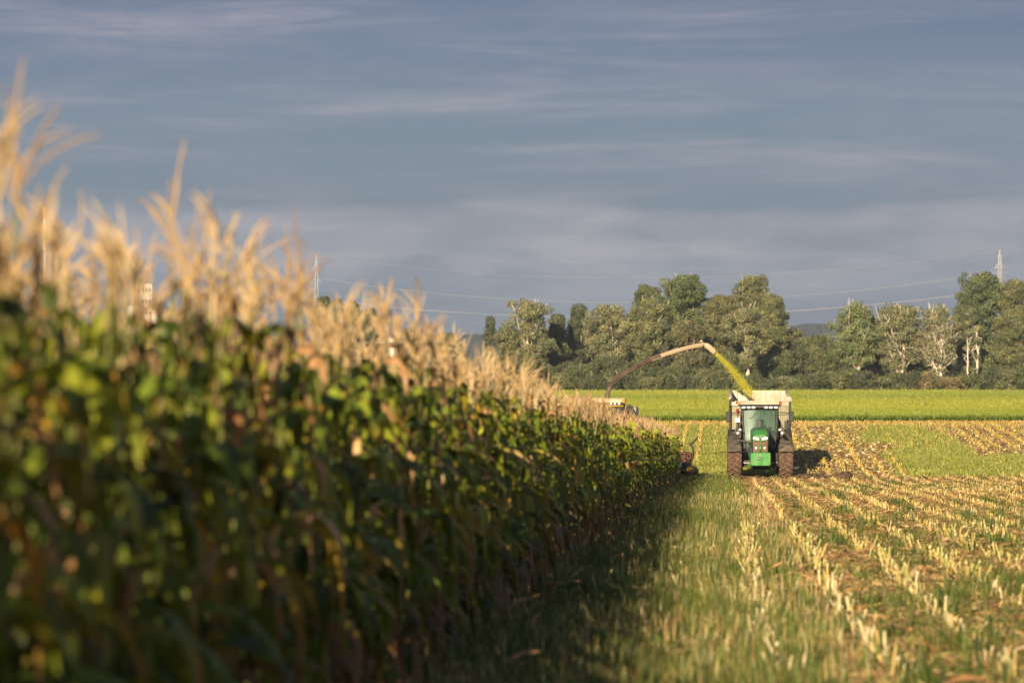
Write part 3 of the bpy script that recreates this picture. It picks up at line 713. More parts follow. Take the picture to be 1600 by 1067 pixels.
T(1015, 442, 622, 72, 8, 'tall rounded tree at the left shoulder of the broadest crown', leaves=9000, cols=GR, limbs=20, clear=.15)
T(1075, 430, 618, 116, 9, 'broadest and tallest domed tree behind the harvester spout', leaves=16000, cols=[(.075, .105, .04), (.10, .125, .045)], limbs=28, clear=.15, shape='dome')
T(1075, 500, 598, 70, 10, 'brownish olive tree directly behind the top of the spout', leaves=7000, cols=[(.12, .11, .05), (.10, .10, .05)], clear=.12, limbs=18)
T(1128, 462, 604, 64, 11, 'brown green tree between the domed tree and the tall tree behind the trailer', leaves=7500, cols=[(.12, .12, .055), (.10, .10, .045)], limbs=20, clear=.15)
T(1176, 427, 620, 74, 12, 'tall tree with a separate round top, behind the trailer', leaves=9000, cols=OL, limbs=20, clear=.2)
T(1205, 458, 606, 60, 13, 'dense olive tree at the right edge of the left tree group', leaves=10000, cols=OL, limbs=20, clear=.1)
T(1168, 482, 585, 74, 14, 'pale trunked poplar with forking white limbs above the silage stream', leaves=3600, cols=GY, bare=.35, barkc=WH, limbs=18, clear=.3, trunk_r=.36)
T(1335, 473, 592, 76, 15, 'round crowned poplar with white forked limbs, first in the gap right of the tractor', leaves=7000, cols=[(.10, .13, .05), (.13, .145, .06)], bare=.12, barkc=WH, limbs=22, clear=.24, stems=2)
T(1407, 471, 592, 82, 16, 'thin poplar with upright white limbs, middle one of the gap', leaves=4600, cols=GY, bare=.3, barkc=WH, limbs=24, clear=.2, stems=2)
T(1469, 474, 592, 66, 17, 'nearly bare white limbed poplar, right one of the gap', leaves=2200, cols=GY, bare=.55, barkc=(.72, .64, .52), limbs=24, clear=.15, stems=3)
T(1435, 520, 640, 46, 18, 'reddish brown autumn tree between the two thin poplars', leaves=4000, cols=RD, clear=.1, shape='dome')
T(1278, 520, 660, 60, 19, 'low olive tree standing back in the gap behind the tractor trailer', leaves=5000, cols=GR, clear=.1, shape='dome')
T(1243, 512, 640, 46, 20, 'grey olive tree just right of the dense tree group', leaves=4500, cols=OL, clear=.1, shape='dome')
T(1535, 424, 622, 92, 21, 'tallest dark domed tree at the right below the pylon', leaves=14000, cols=[(.07, .095, .045), (.09, .11, .045)], limbs=26, clear=.1, shape='dome')
T(1590, 432, 618, 80, 22, 'large dense tree cut by the right edge of the photo', leaves=12000, cols=OL, limbs=24, clear=.1, shape='dome')
T(1512, 478, 606, 50, 23, 'dark green tree below the left side of the tallest right tree', leaves=7000, cols=DK+OL, limbs=18, clear=.1)
T(1527, 508, 590, 24, 24, 'dead white trunk with broken limbs in front of the dark right trees', leaves=160, cols=GY, bare=.93, barkc=(.75, .66, .55), limbs=7, clear=.3, name='dead_tree', trunk_r=.24)
T(1512, 512, 591, 14, 25, 'slim dead white stem left of the broken white trunk', leaves=80, cols=GY, bare=.95, barkc=(.72, .64, .52), limbs=5, clear=.4, name='dead_tree', trunk_r=.16)
T(1592, 482, 598, 70, 26, 'thin olive tree with brown bare limbs at the right edge', leaves=4500, cols=OL, bare=.3, barkc=(.5, .4, .3), limbs=20, clear=.18)
T(1560, 520, 596, 56, 27, 'olive bush like tree between the dead trunk and the right edge', leaves=6000, cols=OL+GR, shape='dome', clear=.05)
for i, (px_, top, w_) in enumerate(((505, 455, 34), (527, 460, 30), (552, 468, 34), (580, 478, 40), (640, 512, 46), (700, 520, 50))):
    T(px_, top, 660, w_, 40+i, ('tall dark tree left of all others, seen through tassels below the pylon', 'second dark tree from the pylon, seen through the tassels', 'dark tree third from the pylon among the tassels', 'dark tree fourth from the pylon among the tassels',
      'low dark tree mostly hidden by tassels left of centre', 'low dark tree hidden by tassels nearest the pale poplar')[i], leaves=4500, cols=DK+GR, clear=.1, limbs=14)
for i, (px_, top, w_) in enumerate(((850, 512, 60), (890, 520, 60), (930, 510, 60), (985, 505, 64), (1045, 490, 70), (1110, 500, 70), (1150, 498, 70), (1215, 515, 60), (1310, 530, 60), (1370, 530, 60), (1500, 500, 60), (1575, 490, 80), (1610, 500, 60))):
    T(px_, top, 626+i % 3*4, w_, 200+i, 'dull green tree filling in behind the front poplars', 'tree', 'deciduous_tree', 'background trees filling the tree line', leaves=4200, cols=[OL, GR, DK][i % 3], shape='dome', limbs=16, clear=.05, stems=2)
# shrubs below and between the trees
r_ = np.random.default_rng(77); px_ = 780; i = 0
while px_ < 1612:
    w_ = r_.uniform(30, 58); top = np.interp(px_, [860, 980, 1060, 1140, 1170, 1200, 1240, 1290, 1335, 1370, 1405, 1435, 1468, 1500, 1527, 1550, 1600], [562, 565, 560, 555, 578, 555, 546, 545, 570, 552, 570, 550, 572, 560, 580, 552, 548])+r_.uniform(-12, 18)
    yel = 1405 < px_ < 1445
    T(px_, top, r_.uniform(594, 600), w_, 60+i, 'yellow green shrub in the hedge below the reddish tree' if yel else 'dark green rounded shrub in the hedge below the trees', 'shrub', 'shrub',
      None if yel else 'dark shrubs along the foot of the tree line', leaves=int(w_*75), ls=.30, cols=[(.13, .15, .03), (.10, .13, .03)] if yel else [GR, DK, GR+OL][i % 3], shape='dome', limbs=9, clear=.03, stems=2)
    px_ += w_*.55; i += 1
px_ = 855
while px_ < 1612:      # lower brushwood in front
    w_ = r_.uniform(26, 50)
    T(px_, r_.uniform(574, 596), r_.uniform(580, 584), w_, 160+i, 'low bramble thicket at the edge of the green crop', 'shrub', 'low_shrub', 'low brambles where the crop meets the trees', leaves=int(w_*38), ls=.28,
      cols=[GR, DK, OL][i % 3] if r_.uniform() < .9 else [(.15, .12, .06)], shape='dome', limbs=6, clear=.02, stems=2)
    px_ += w_*.6; i += 1

# ------------------------------------------------------------------ far things
Mhill = mat('far_wood', (.03, .045, .03), .9, noise=(.055, .07, .04), nscale=.03)
def ridge_line(name, Y, pts, depth, jag, label=None, **kw):
    g = G(); xs_ = np.arange(pts[0][0], pts[-1][0], 1.2); r = np.random.default_rng(int(Y))
    tp = np.interp(xs_, [p[0] for p in pts], [p[1] for p in pts])+r.normal(0, jag, len(xs_))
    rows = []
    for q, (dy, f) in enumerate(((-depth, 0), (-depth*.5, .8), (0, 1), (depth, 0))):
        row = []
        for x_, t_ in zip(xs_, tp):
            p = at(x_, t_, Y); z0 = zt(Y)-1; row.append((p.x, Y+dy, z0+(p.z-z0)*f*(1+(r.normal(0, .04) if q == 1 else 0))))
        rows.append(row)
    g.loft(rows, False, False)
    return tag(g.build(name, Mhill), label, kind='structure', **kw)
ridge_line('far_wooded_hill', 3600, [(-200, 545), (300, 535), (740, 522), (900, 520), (1180, 517), (1225, 512), (1262, 505), (1290, 506), (1320, 514), (1400, 520), (1480, 515), (1800, 525)], 250, .7)

Mgalv = mat('galvanised_steel', (.42, .44, .45), .45, .3); Mwire = mat('wire', (.5, .5, .5), .4, .3)
def pylon(px_, top, Y, label, body=7.5, arms=((.80, 9), (.66, 12))):
    x = pxx(px_, Y); z0 = zt(Y); H = at(px_, top, Y).z-z0; root = empty('pylon', (x, Y, z0), R(20), label=label, cat='pylon')
    g = G(); wd = lambda t: body*(1-t)**1.6*.4+.32
    lv = np.linspace(0, .97, 15)
    for sx_, sy_ in ((-1, -1), (1, -1), (1, 1), (-1, 1)):
        g.tube([(sx_*wd(t), sy_*wd(t), H*t) for t in lv], .09, 4)
    for i in range(len(lv)-1):
        a, b = lv[i], lv[i+1]
        for (s1, s2) in (((-1, -1), (1, -1)), ((1, -1), (1, 1)), ((1, 1), (-1, 1)), ((-1, 1), (-1, -1))):
            for p, q in ((s1, s2), (s2, s1)):
                g.tube([(p[0]*wd(a), p[1]*wd(a), H*a), (q[0]*wd(b), q[1]*wd(b), H*b)], .035, 3)
    g.tube([(0, 0, H*.95), (0, 0, H)], .2, 4)
    g.build('lattice_tower', Mgalv, root)
    for t, L in arms:
        g = G()
        for s_ in (-1, 1):
            for dy in (-1, 1): g.tube([(s_*wd(t), dy*wd(t), H*t), (s_*L/2.2, 0, H*t)], .12, 4); g.tube([(s_*wd(t), dy*wd(t), H*(t+.03)), (s_*L/2.2, 0, H*t)], .1, 4)
        g.build('crossarm', Mgalv, root)
    return root
pylon(494, 399, 1500, 'tall thin grey lattice pylon above the tassels left of centre', arms=((.9, 4), (.82, 5)))
pylon(1563, 390, 1300, 'tall grey lattice pylon above the trees at the right', arms=((.88, 4), (.8, 5)))
pylon(1327, 465, 1900, 'small distant pylon top behind the round poplar in the gap', arms=((.9, 9), (.8, 12)))
def wire(p0, p1, sag, label, rad=.1):
    a = at(*p0); b = at(*p1); g = G(); pts = []
    for k in range(25):
        t = k/24; p = a.lerp(b, t); p.z -= sag*4*t*(1-t); pts.append(p)
    g.tube(pts, rad*.6, 4, False); tag(g.build('power_cable', Mwire), label, 'cable')
wire((494, 400, 1500), (1563, 392, 1300), 9.0, 'topmost faint cable between the two tall pylons', .05)
wire((494, 434, 1500), (1563, 425, 1300), 10, 'middle cable spanning between the two tall pylons', .10)
wire((494, 466, 1500), (1563, 452, 1300), 8.5, 'bright lower cable spanning between the two tall pylons', .13)
wire((494, 470, 1520), (1563, 455, 1330), 7.5, 'lowest cable of the span between the two tall pylons', .09)
wire((1563, 392, 1300), (1900, 372, 1200), 5, 'faint cable leaving the right pylon towards the right edge', .05)
wire((1563, 424, 1300), (1900, 405, 1200), 5, 'lower cable leaving the right pylon towards the right edge', .09)
wire((1327, 466, 1900), (1000, 520, 2500), 6, 'cable running down left from the small distant pylon', .12)
wire((1327, 466, 1900), (1600, 496, 2100), 6, 'cable running down right from the small distant pylon', .12)
wire((1327, 474, 1900), (1600, 506, 2100), 6, 'second cable running down right from the small distant pylon', .12)
# striped chimney
Y = 2500; x = pxx(68.5, Y); z0 = zt(Y); H = at(68, 325, Y).z-z0
root = empty('chimney', (x, Y, z0), label='slim chimney banded white and orange behind the tassels at the far left', cat='chimney')
Mw = mat('white_paint', (.85, .83, .78), .6, noise=(.78, .75, .7), nscale=.2); Mo = mat('orange_paint', (.78, .38, .12), .6); Mcream = mat('beige_paint', (.75, .58, .38), .6)
cut = [0, .4, .60, .70, .785, .86, .94, 1]; g = G(); g.tube([(0, 0, 0), (0, 0, H*.6)], [1.6, 1.1], 16, True); g.build('shaft', Mw, root)
for i in range(2, 7):
    g = G(); g.tube([(0, 0, H*cut[i]), (0, 0, H*cut[i+1])], [1.12-.01*i, 1.11-.01*i], 16); g.build('paint_band', (None, None, Mcream, Mw, Mcream, Mw, Mo)[i], root)
g = G(); g.lathe([(-.3, 1.1), (.3, 1.1), (.3, 1.4), (-.3, 1.4)], 'z', (0, 0, H*.94), 20); g.build('walkway_ring', Mgalv, root)
# white works building and others
Mwall = mat('white_wall', (.82, .78, .7), .7, noise=(.74, .7, .62), nscale=.15); Mdarkw = mat('dark_window', (.04, .05, .06), .2)
def building(px0, px1, top, Y, label, parts=(), roofc=None):
    a = at(px0, top, Y); b = at(px1, top, Y); z0 = zt(Y); cx = (a.x+b.x)/2; W = b.x-a.x; H = a.z-z0
    root = empty('building', (cx, Y, z0), label=label, cat='building')
    g = G(); g.box(-W/2, W/2, 0, W*1.1, 0, H); g.build('wall', Mwall, root)
    g = G(); g.box(-W/2-.25, W/2+.25, -.25, W*1.1+.25, H, H+.5); g.build('roof', roofc or Mgalv, root)
    for i in range(3):
        for j in range(int(H/6)):
            gg = G(); x_ = -W/2+W*(i+.5)/3; gg.box(x_-.5, x_+.5, -.06, .05, 4+j*6, 5.6+j*6); gg.build('window', Mdarkw, root)
    for (dx0, dx1, h) in parts:
        g = G(); g.box(W*dx0, W*dx1, W*.1, W*.9, 0, H*h); g.build('annexe', Mwall, root)
    return root
building(220, 237, 444, 2000, 'white tower block of a works seen through the tassels at the left', ((-1.9, -.52, .83), (.52, 1.0, .8)))
building(607, 616, 529, 1400, 'small white building glimpsed through the tassels left of centre')
building(589, 600, 530, 1420, 'low cream building beside the small white one behind the tassels')
building(1463, 1478, 508, 900, 'pale blue white shed seen through the nearly bare poplar')


# ------------------------------------------------------------------ machine materials
Mgreen = mat('green_paint', (.012, .235, .03), .25, coat=.6, dirt=(.20, .17, .09), dirt_amt=.35, dirt_scale=5)
Mblack = mat('black_plastic', (.022, .021, .02), .55, dirt=(.16, .12, .075), dirt_amt=.55, dirt_scale=4)
Mdust = mat('dusty_dark_panel', (.05, .045, .04), .7, dirt=(.26, .19, .12), dirt_amt=.8, dirt_scale=6)
Mrub = mat('muddy_rubber', (.05, .032, .022), .9, noise=(.11, .065, .042), nscale=9, bump=.7, bscale=30)
Mlug = mat('muddy_lug', (.11, .068, .045), .9, noise=(.21, .13, .085), nscale=12, bump=.5, bscale=40)
Mrim = mat('yellow_rim', (.55, .38, .03), .5, dirt=(.16, .1, .06), dirt_amt=.8)
Msteel = mat('worn_steel', (.35, .34, .32), .4, .7, dirt=(.15, .1, .06), dirt_amt=.6)
Mblk2 = mat('dark_casting', (.014, .017, .014), .6, dirt=(.09, .07, .045), dirt_amt=.4)
Mlens = mat('lamp_lens', (.85, .88, .9), .08, spec=.9); Mamber = mat('amber_lens', (.8, .22, .02), .15, spec=.8); Mred = mat('red_lens', (.6, .05, .02), .2, spec=.8)
Mcream2 = mat('cream_trailer_paint', (.56, .52, .41), .6, noise=(.44, .40, .31), nscale=2.5, dirt=(.30, .21, .12), dirt_amt=.7, dirt_scale=2.2)
Mgrn2 = mat('dull_green_panel', (.20, .22, .14), .6, dirt=(.4, .32, .2), dirt_amt=.8)
Mtan = mat('tan_spout_paint', (.50, .39, .25), .5, noise=(.42, .33, .21), nscale=2, dirt=(.3, .2, .1), dirt_amt=.5)
Mspd = mat('dark_spout_paint', (.075, .05, .042), .5, dirt=(.26, .17, .11), dirt_amt=.55, dirt_scale=3)
Mseat = mat('seat_fabric', (.03, .03, .028), .85); Mgrille = mat('dusty_grille', (.12, .08, .05), .8, noise=(.2, .13, .08), nscale=20)
Mhdr = mat('header_paint', (.09, .022, .015), .5, dirt=(.12, .07, .04), dirt_amt=.6); Myel = mat('yellow_paint', (.75, .42, .03), .45, dirt=(.3, .2, .08), dirt_amt=.4)
def glass_mat():
    m = bpy.data.materials.new('tinted_glass'); m.use_nodes = True; t = m.node_tree; t.nodes.clear()
    o = N(t, 'ShaderNodeOutputMaterial'); tr = N(t, 'ShaderNodeBsdfTransparent'); tr.inputs[0].default_value = (.36, .54, .54, 1)
    gl = N(t, 'ShaderNodeBsdfGlossy'); gl.inputs['Roughness'].default_value = .26; gl.inputs[0].default_value = (.8, 1, .97, 1)
    df = N(t, 'ShaderNodeBsdfDiffuse'); df.inputs[0].default_value = (.42, .52, .48, 1)      # dust film on the pane
    tcn = N(t, 'ShaderNodeTexCoord'); n = N(t, 'ShaderNodeTexNoise'); n.inputs['Scale'].default_value = 1.6; n.inputs['Detail'].default_value = 5
    t.links.new(tcn.outputs['Object'], n.inputs[0]); f = ramp(t, n.outputs[0], [(.38, (.04,)*3+(1,)), (.7, (.14,)*3+(1,))])
    m1 = N(t, 'ShaderNodeMixShader'); t.links.new(f, m1.inputs[0]); t.links.new(tr.outputs[0], m1.inputs[1]); t.links.new(df.outputs[0], m1.inputs[2])
    m2 = N(t, 'ShaderNodeMixShader'); fr = N(t, 'ShaderNodeFresnel'); fr.inputs[0].default_value = 1.7
    ff = math_(t, 'MULTIPLY', fr.outputs[0], .12); t.links.new(ff, m2.inputs[0])
    t.links.new(m1.outputs[0], m2.inputs[1]); t.links.new(gl.outputs[0], m2.inputs[2]); t.links.new(m2.outputs[0], o.inputs[0]); return m
Mglass = glass_mat()

def rrect(cx, cz, hw, hh, r, y, n=4):
    pts = []
    for (sx_, sz_, a0) in ((1, 1, 0), (-1, 1, 90), (-1, -1, 180), (1, -1, 270)):
        for k in range(n+1):
            a = R(a0+90*k/n); pts.append((cx+sx_*(hw-r)+r*math.cos(a), y, cz+sz_*(hh-r)+r*math.sin(a)))
    return pts
def wheel(parent, name, x, y, rad, wid, lugs=18, rimr=.5, side=1, chev=1, z=None):
    """tyre axle along x; chevron lugs; rim is a sub-part of nothing: tyre and rim lie under the wheel empty"""
    wr = bpy.data.objects.new(name, None); C.objects.link(wr); wr.parent = parent; wr.location = (x, y, z if z is not None else rad)
    g = G(); h = wid/2
    g.lathe([(-h*.8, rad*rimr), (-h, rad*.75), (-h*.96, rad*.90), (-h*.8, rad*.95), (h*.8, rad*.95), (h*.96, rad*.90), (h, rad*.75), (h*.8, rad*rimr)], 'x', n=40)
    for k in range(lugs):
        for s_ in (-1, 1):
            a0 = 2*math.pi*(k+(.5 if s_ > 0 else 0))/lugs; V = []
            for t in (0, .5, 1):
                xx = s_*h*(-.06+1.04*t); a = a0+chev*t*.30; th = .030/rad*.9*(1+.3*t); dr = rad*(.90 if t == 1 else .935)
                for rr in (dr, rad*(1.0 if t < 1 else .965)):
                    for da in (-th, th): V.append((xx, rr*math.cos(a+da), rr*math.sin(a+da)))
            F = []
            for i in (0, 4): F += [(i, i+1, i+5, i+4), (i+2, i+6, i+7, i+3), (i, i+4, i+6, i+2), (i+1, i+3, i+7, i+5)]
            F += [(0, 2, 3, 1), (8, 9, 11, 10)]; g.add(V, F, m=1)
    g.build('tyre', [Mrub, Mlug], wr)
    g = G(); rr = rad*rimr*1.02
    g.lathe([(-h*.6, rr*.25), (-h*.3*side, rr*.3), (h*.25*side, rr*.8), (h*.85*side, rr), (-h*.8*side, rr), (-h*.8*side, rr*.9), (0, rr*.2)], 'x', n=28)
    g.cyl((side*h*.1, 0, 0), (side*h*.6, 0, 0), rr*.42, rr*.36, 16)
    for k in range(8): a = 2*math.pi*k/8; g.cyl((side*h*.3, rr*.55*math.cos(a), rr*.55*math.sin(a)), (side*h*.45, rr*.55*math.cos(a), rr*.55*math.sin(a)), .018, n=6)
    g.build('rim', Mrim, wr, smooth=False)
    return wr
def fender(parent, name, x, y, rad, wid, a0, a1, mat_, z, thick=.035, lip=.07):
    g = G(); rings = []
    for k in range(13):
        a = R(a0+(a1-a0)*k/12); c, s_ = -math.cos(a), math.sin(a); h = wid/2
        P = [(-h, rad-lip), (-h, rad), (-h+.04, rad+thick), (h-.04, rad+thick), (h, rad), (h, rad-lip), (h-.03, rad-lip), (h-.03, rad-.01), (-h+.03, rad-.01), (-h+.03, rad-lip)]
        rings.append([(x+p[0], y+c*p[1], z+s_*p[1]) for p in P])
    g.loft(rings); return g.build(name, mat_, parent)

# ------------------------------------------------------------------ tractor (faces the camera, -y forward, origin on the ground below the front axle)
TX, TY = 1.35, 148.6
tr = empty('tractor', (TX, TY, -.16), label='green tractor with black cab driving towards the camera, pulling the cream forage trailer', cat='tractor')
for s_ in (-1, 1):
    wheel(tr, 'front_wheel', s_*.99, 0, .66, .56, 17, .5, s_)
    wheel(tr, 'rear_wheel', s_*.97, 2.75, .90, .62, 20, .5, s_)
    fender(tr, 'front_fender', s_*1.0, 0, .73, .56, 35, 150, Mdust, .66)
    fender(tr, 'rear_fender', s_*.95, 2.75, .98, .62, 15, 150, Mblack, .92, .05, .1)
    g = G(); g.tube([(s_*.70, .02, .78), (s_*.70, .02, 1.30), (s_*.80, .02, 1.36)], .028, 8); g.build('fender_bracket', Mblk2, tr)
g = G(); g.box(-.72, .72, -.13, .13, .52, .76); g.tube([(-.72, 0, .64), (.72, 0, .64)], .12, 12); g.box(-.26, .26, -.35, .35, .50, .92); g.build('front_axle', Mblk2, tr, bevel=.02)
for s_ in (-1, 1):
    g = G(); g.cyl((s_*.15, -.22, .62), (s_*.66, -.18, .66), .035, n=10); g.cyl((s_*.15, -.22, .62), (s_*.4, -.2, .64), .055, n=10); g.build('steering_cylinder', Msteel, tr)
g = G(); g.box(-.24, .24, -.6, 3.0, .66, 1.08); g.box(-.33, .33, 1.2, 3.2, .5, 1.05); g.box(-.30, .30, -.55, 1.1, 1.05, 1.5); g.cyl((-.7, 2.75, .9), (.7, 2.75, .9), .16, n=16); g.build('chassis', Mblk2, tr, bevel=.02)
# hood
g = G(); rings = []
for (y, zt_, zb, hw, r_) in ((-.60, 1.72, 1.50, .20, .09), (-.57, 1.80, 1.42, .27, .13), (-.48, 1.90, 1.34, .305, .17), (-.2, 1.96, 1.26, .325, .19), (.6, 2.0, 1.18, .35, .19), (1.35, 2.03, 1.15, .38, .19)):
    rings.append(rrect(0, (zt_+zb)/2, hw, (zt_-zb)/2, min(r_, (zt_-zb)/2-.005), y, 6))
g.loft(rings); g.build('hood', mat('hood_paint', (.02, .17, .03), .3, coat=.4, dirt=(.17, .15, .08), dirt_amt=.5, dirt_scale=6), tr, smooth=True)
g = G(); g.loft([rrect(0, 1.37, .27, .33, .06, -.585), rrect(0, 1.37, .30, .34, .06, -.40)]); 
for k in range(9): z = 1.12+k*.055; g.box(-.235, .235, -.600, -.588, z, z+.02)
for s_ in (-1, 1): g.box(s_*.035-.01, s_*.035+.01, -.612, -.602, 1.06, 1.40)
g.build('grille', Mgrille, tr)
for s_ in (-1, 1):
    g = G(); V = [(s_*.045, 1.525), (s_*.27, 1.56), (s_*.285, 1.635), (s_*.20, 1.66), (s_*.06, 1.60)]
    if s_ < 0: V = V[::-1]
    f = [(x, -.618, z) for x, z in V]; b = [(x, -.56, z) for x, z in V]; g.loft([f, b]); g.build('headlight', Mlens, tr)
    g = G(); g.ball((s_*.165, -.615, 1.225), .048, .03, .048, 12, 8); g.build('work_light', Mlens, tr)
g = G(); g.box(-.045, .045, -.64, -.60, 1.08, 1.36); g.build('grille_bar', Mgreen, tr)
# front weight with badge
g = G()
g.loft([rrect(0, .80, .37, .235, .07, -1.30, 5), rrect(0, .80, .395, .26, .08, -1.26, 5), rrect(0, .80, .405, .265, .08, -.85, 5), rrect(0, .80, .38, .24, .08, -.78, 5)]); w_ = g.build('front_weight', Mgreen, tr, smooth=False)
g = G(); g.box(-.10, .10, -1.312, -1.300, .745, .755); g.box(-.10, .10, -1.312, -1.300, .885, .895); g.box(-.10, -.09, -1.312, -1.300, .756, .884); g.box(.09, .10, -1.312, -1.300, .756, .884)
P = [(-.065, .80), (-.03, .83), (.02, .835), (.045, .865), (.07, .86), (.05, .83), (.045, .81), (.06, .775), (.03, .80), (-.02, .80), (-.045, .77)]      # small leaping animal outline
c = (0.0, -1.306, .815); vs = [(x, -1.311, z) for x, z in P]+[(x, -1.300, z) for x, z in P]; n = len(P)
g.loft([vs[:n], vs[n:]]); g.build('badge', mat('badge_black', (.01, .02, .01), .4), w_)
g = G(); g.box(-.42, .42, -1.325, -1.31, .80, .812); 
g = G(); g.box(-.34, .34, -.80, -.55, .42, .62); g.box(-.12, .12, -.85, -.5, .6, .95); g.cyl((-.36, -.72, .5), (.36, -.72, .5), .05, n=10); g.build('front_hitch', Mblk2, tr, bevel=.015)
g = G(); g.tube([(-.39, -.9, .62), (-.47, -.85, .58), (-.5, -.75, .45)], .03, 8); g.tube([(-.30, -1.05, .50), (-.45, -1.0, .60)], .022, 8); g.build('hitch_arm', Mgreen, tr)
# cab
pl = {'bl': (-.62, 1.30, 1.20), 'br': (.62, 1.30, 1.20), 'tl': (-.64, 1.52, 2.72), 'tr': (.64, 1.52, 2.72)}
g = G()
for s_ in (-1, 1):
    g.tube([(s_*.44, 1.28, 1.02), (s_*.60, 1.30, 1.55), (s_*.66, 1.42, 2.2), (s_*.66, 1.52, 2.74)], .042, 8)
    g.tube([(s_*.72, 2.35, 1.25), (s_*.74, 2.32, 2.0), (s_*.70, 2.3, 2.74)], .04, 8)
    g.tube([(s_*.66, 3.05, 1.55), (s_*.66, 3.0, 2.74)], .045, 8)
    g.tube([(s_*.44, 1.28, 1.02), (s_*.70, 2.3, 1.0)], .05, 8); g.tube([(s_*.66, 1.5, 2.72), (s_*.66, 3.0, 2.72)], .04, 8)
g.tube([(-.66, 1.5, 2.72), (.66, 1.5, 2.72)], .04, 8); g.tube([(-.44, 1.28, 1.02), (.44, 1.28, 1.02)], .04, 8)
g.build('cab_frame', Mblack, tr)
g = G(); rows = []
for t in np.linspace(0, 1, 9):
    z = 1.06+1.64*t; hw = np.interp(z, [1.02, 1.55, 2.2, 2.74], [.42, .57, .63, .63]); y0 = np.interp(z, [1.02, 1.55, 2.2, 2.74], [1.28, 1.30, 1.42, 1.52])
    rows.append([(hw*u, y0-.055*(1-u*u), z) for u in np.linspace(-1, 1, 9)])
g.loft(rows, False, False); g.build('windscreen', Mglass, tr, smooth=True)
for s_ in (-1, 1):
    g = G(); g.add([(s_*.46, 1.30, 1.04), (s_*.70, 2.3, 1.04), (s_*.70, 2.3, 2.70), (s_*.66, 1.54, 2.70), (s_*.65, 1.42, 2.2), (s_*.60, 1.31, 1.55)], [(0, 1, 5), (3, 4, 2), (4, 5, 1), (4, 1, 2)]); g.build('door_glass', Mglass, tr)
    g = G(); g.add([(s_*.72, 2.36, 1.5), (s_*.66, 3.0, 1.6), (s_*.66, 3.0, 2.7), (s_*.70, 2.36, 2.7)], [(0, 1, 2, 3)]); g.build('side_glass', Mglass, tr)
g = G(); g.add([(-.62, 3.03, 1.6), (.62, 3.03, 1.6), (.62, 3.0, 2.7), (-.62, 3.0, 2.7)], [(0, 1, 2, 3)]); g.build('rear_glass', Mglass, tr)
g = G(); g.loft([rrect(0, 2.83, .66, .035, .03, 1.30), rrect(0, 2.81, .73, .07, .05, 1.36), rrect(0, 2.83, .76, .09, .06, 1.6), rrect(0, 2.84, .76, .09, .06, 2.9), rrect(0, 2.82, .70, .05, .04, 3.1)])
rf = g.build('roof', Mblack, tr)
for x in (-.63, -.43, -.245, .245, .43, .63):
    g = G(); g.ball((x, 1.325, 2.795), .088, .05, .047, 14, 8); g.build('work_light', Mlens, tr)
    g = G(); g.box(x-.092, x+.092, 1.33, 1.38, 2.745, 2.845); g.build('lamp_housing', Mblk2, tr, bevel=.01)
for s_, m_ in ((-1, Mamber), (1, Mred)):
    g = G(); g.cyl((s_*.80, 1.75, 2.88), (s_*.80, 1.75, 2.93), .05, n=12, m=1); g.ball((s_*.80, 1.75, 2.98), .055, .055, .07, 12, 8); g.tube([(s_*.68, 1.75, 2.84), (s_*.80, 1.75, 2.88)], .02, 6, m=1); g.build('beacon', [m_, Mblk2], tr)
g = G(); g.box(-.45, .45, 1.22, 3.0, .92, 1.02); g.box(-.44, .44, 1.35, 1.5, 1.02, 1.40); g.box(-.22, .22, 1.38, 1.62, 1.40, 1.78); g.build('cab_floor', Mblk2, tr, bevel=.02)
g = G(); g.box(-.26, .26, 2.25, 2.7, 1.32, 1.44); g.box(-.25, .25, 2.68, 2.82, 1.40, 2.12); g.box(-.16, .16, 2.70, 2.80, 2.13, 2.33); g.box(-.15, .15, 2.35, 2.6, 1.02, 1.32); g.build('seat', Mseat, tr, bevel=.03)
g = G(); cen = Vector((0, 1.86, 1.80)); tl_ = R(35)
ring = [cen+Vector((.20*math.cos(a), -.20*math.sin(a)*math.sin(tl_)*-1*.9, .20*math.sin(a)*math.cos(tl_)*.6)) for a in np.linspace(0, 2*math.pi, 25)]
g.tube(ring, .016, 6, False); g.tube([cen, cen+Vector((0, -.28, -.32))], .025, 6); g.tube([ring[0], ring[12]], .012, 5); g.build('steering_wheel', Mblk2, tr)
g = G(); g.box(.26, .42, 1.9, 2.5, 1.45, 1.56); g.box(.33, .47, 1.66, 1.72, 1.85, 2.05); g.build('control_console', Mseat, tr, bevel=.01)
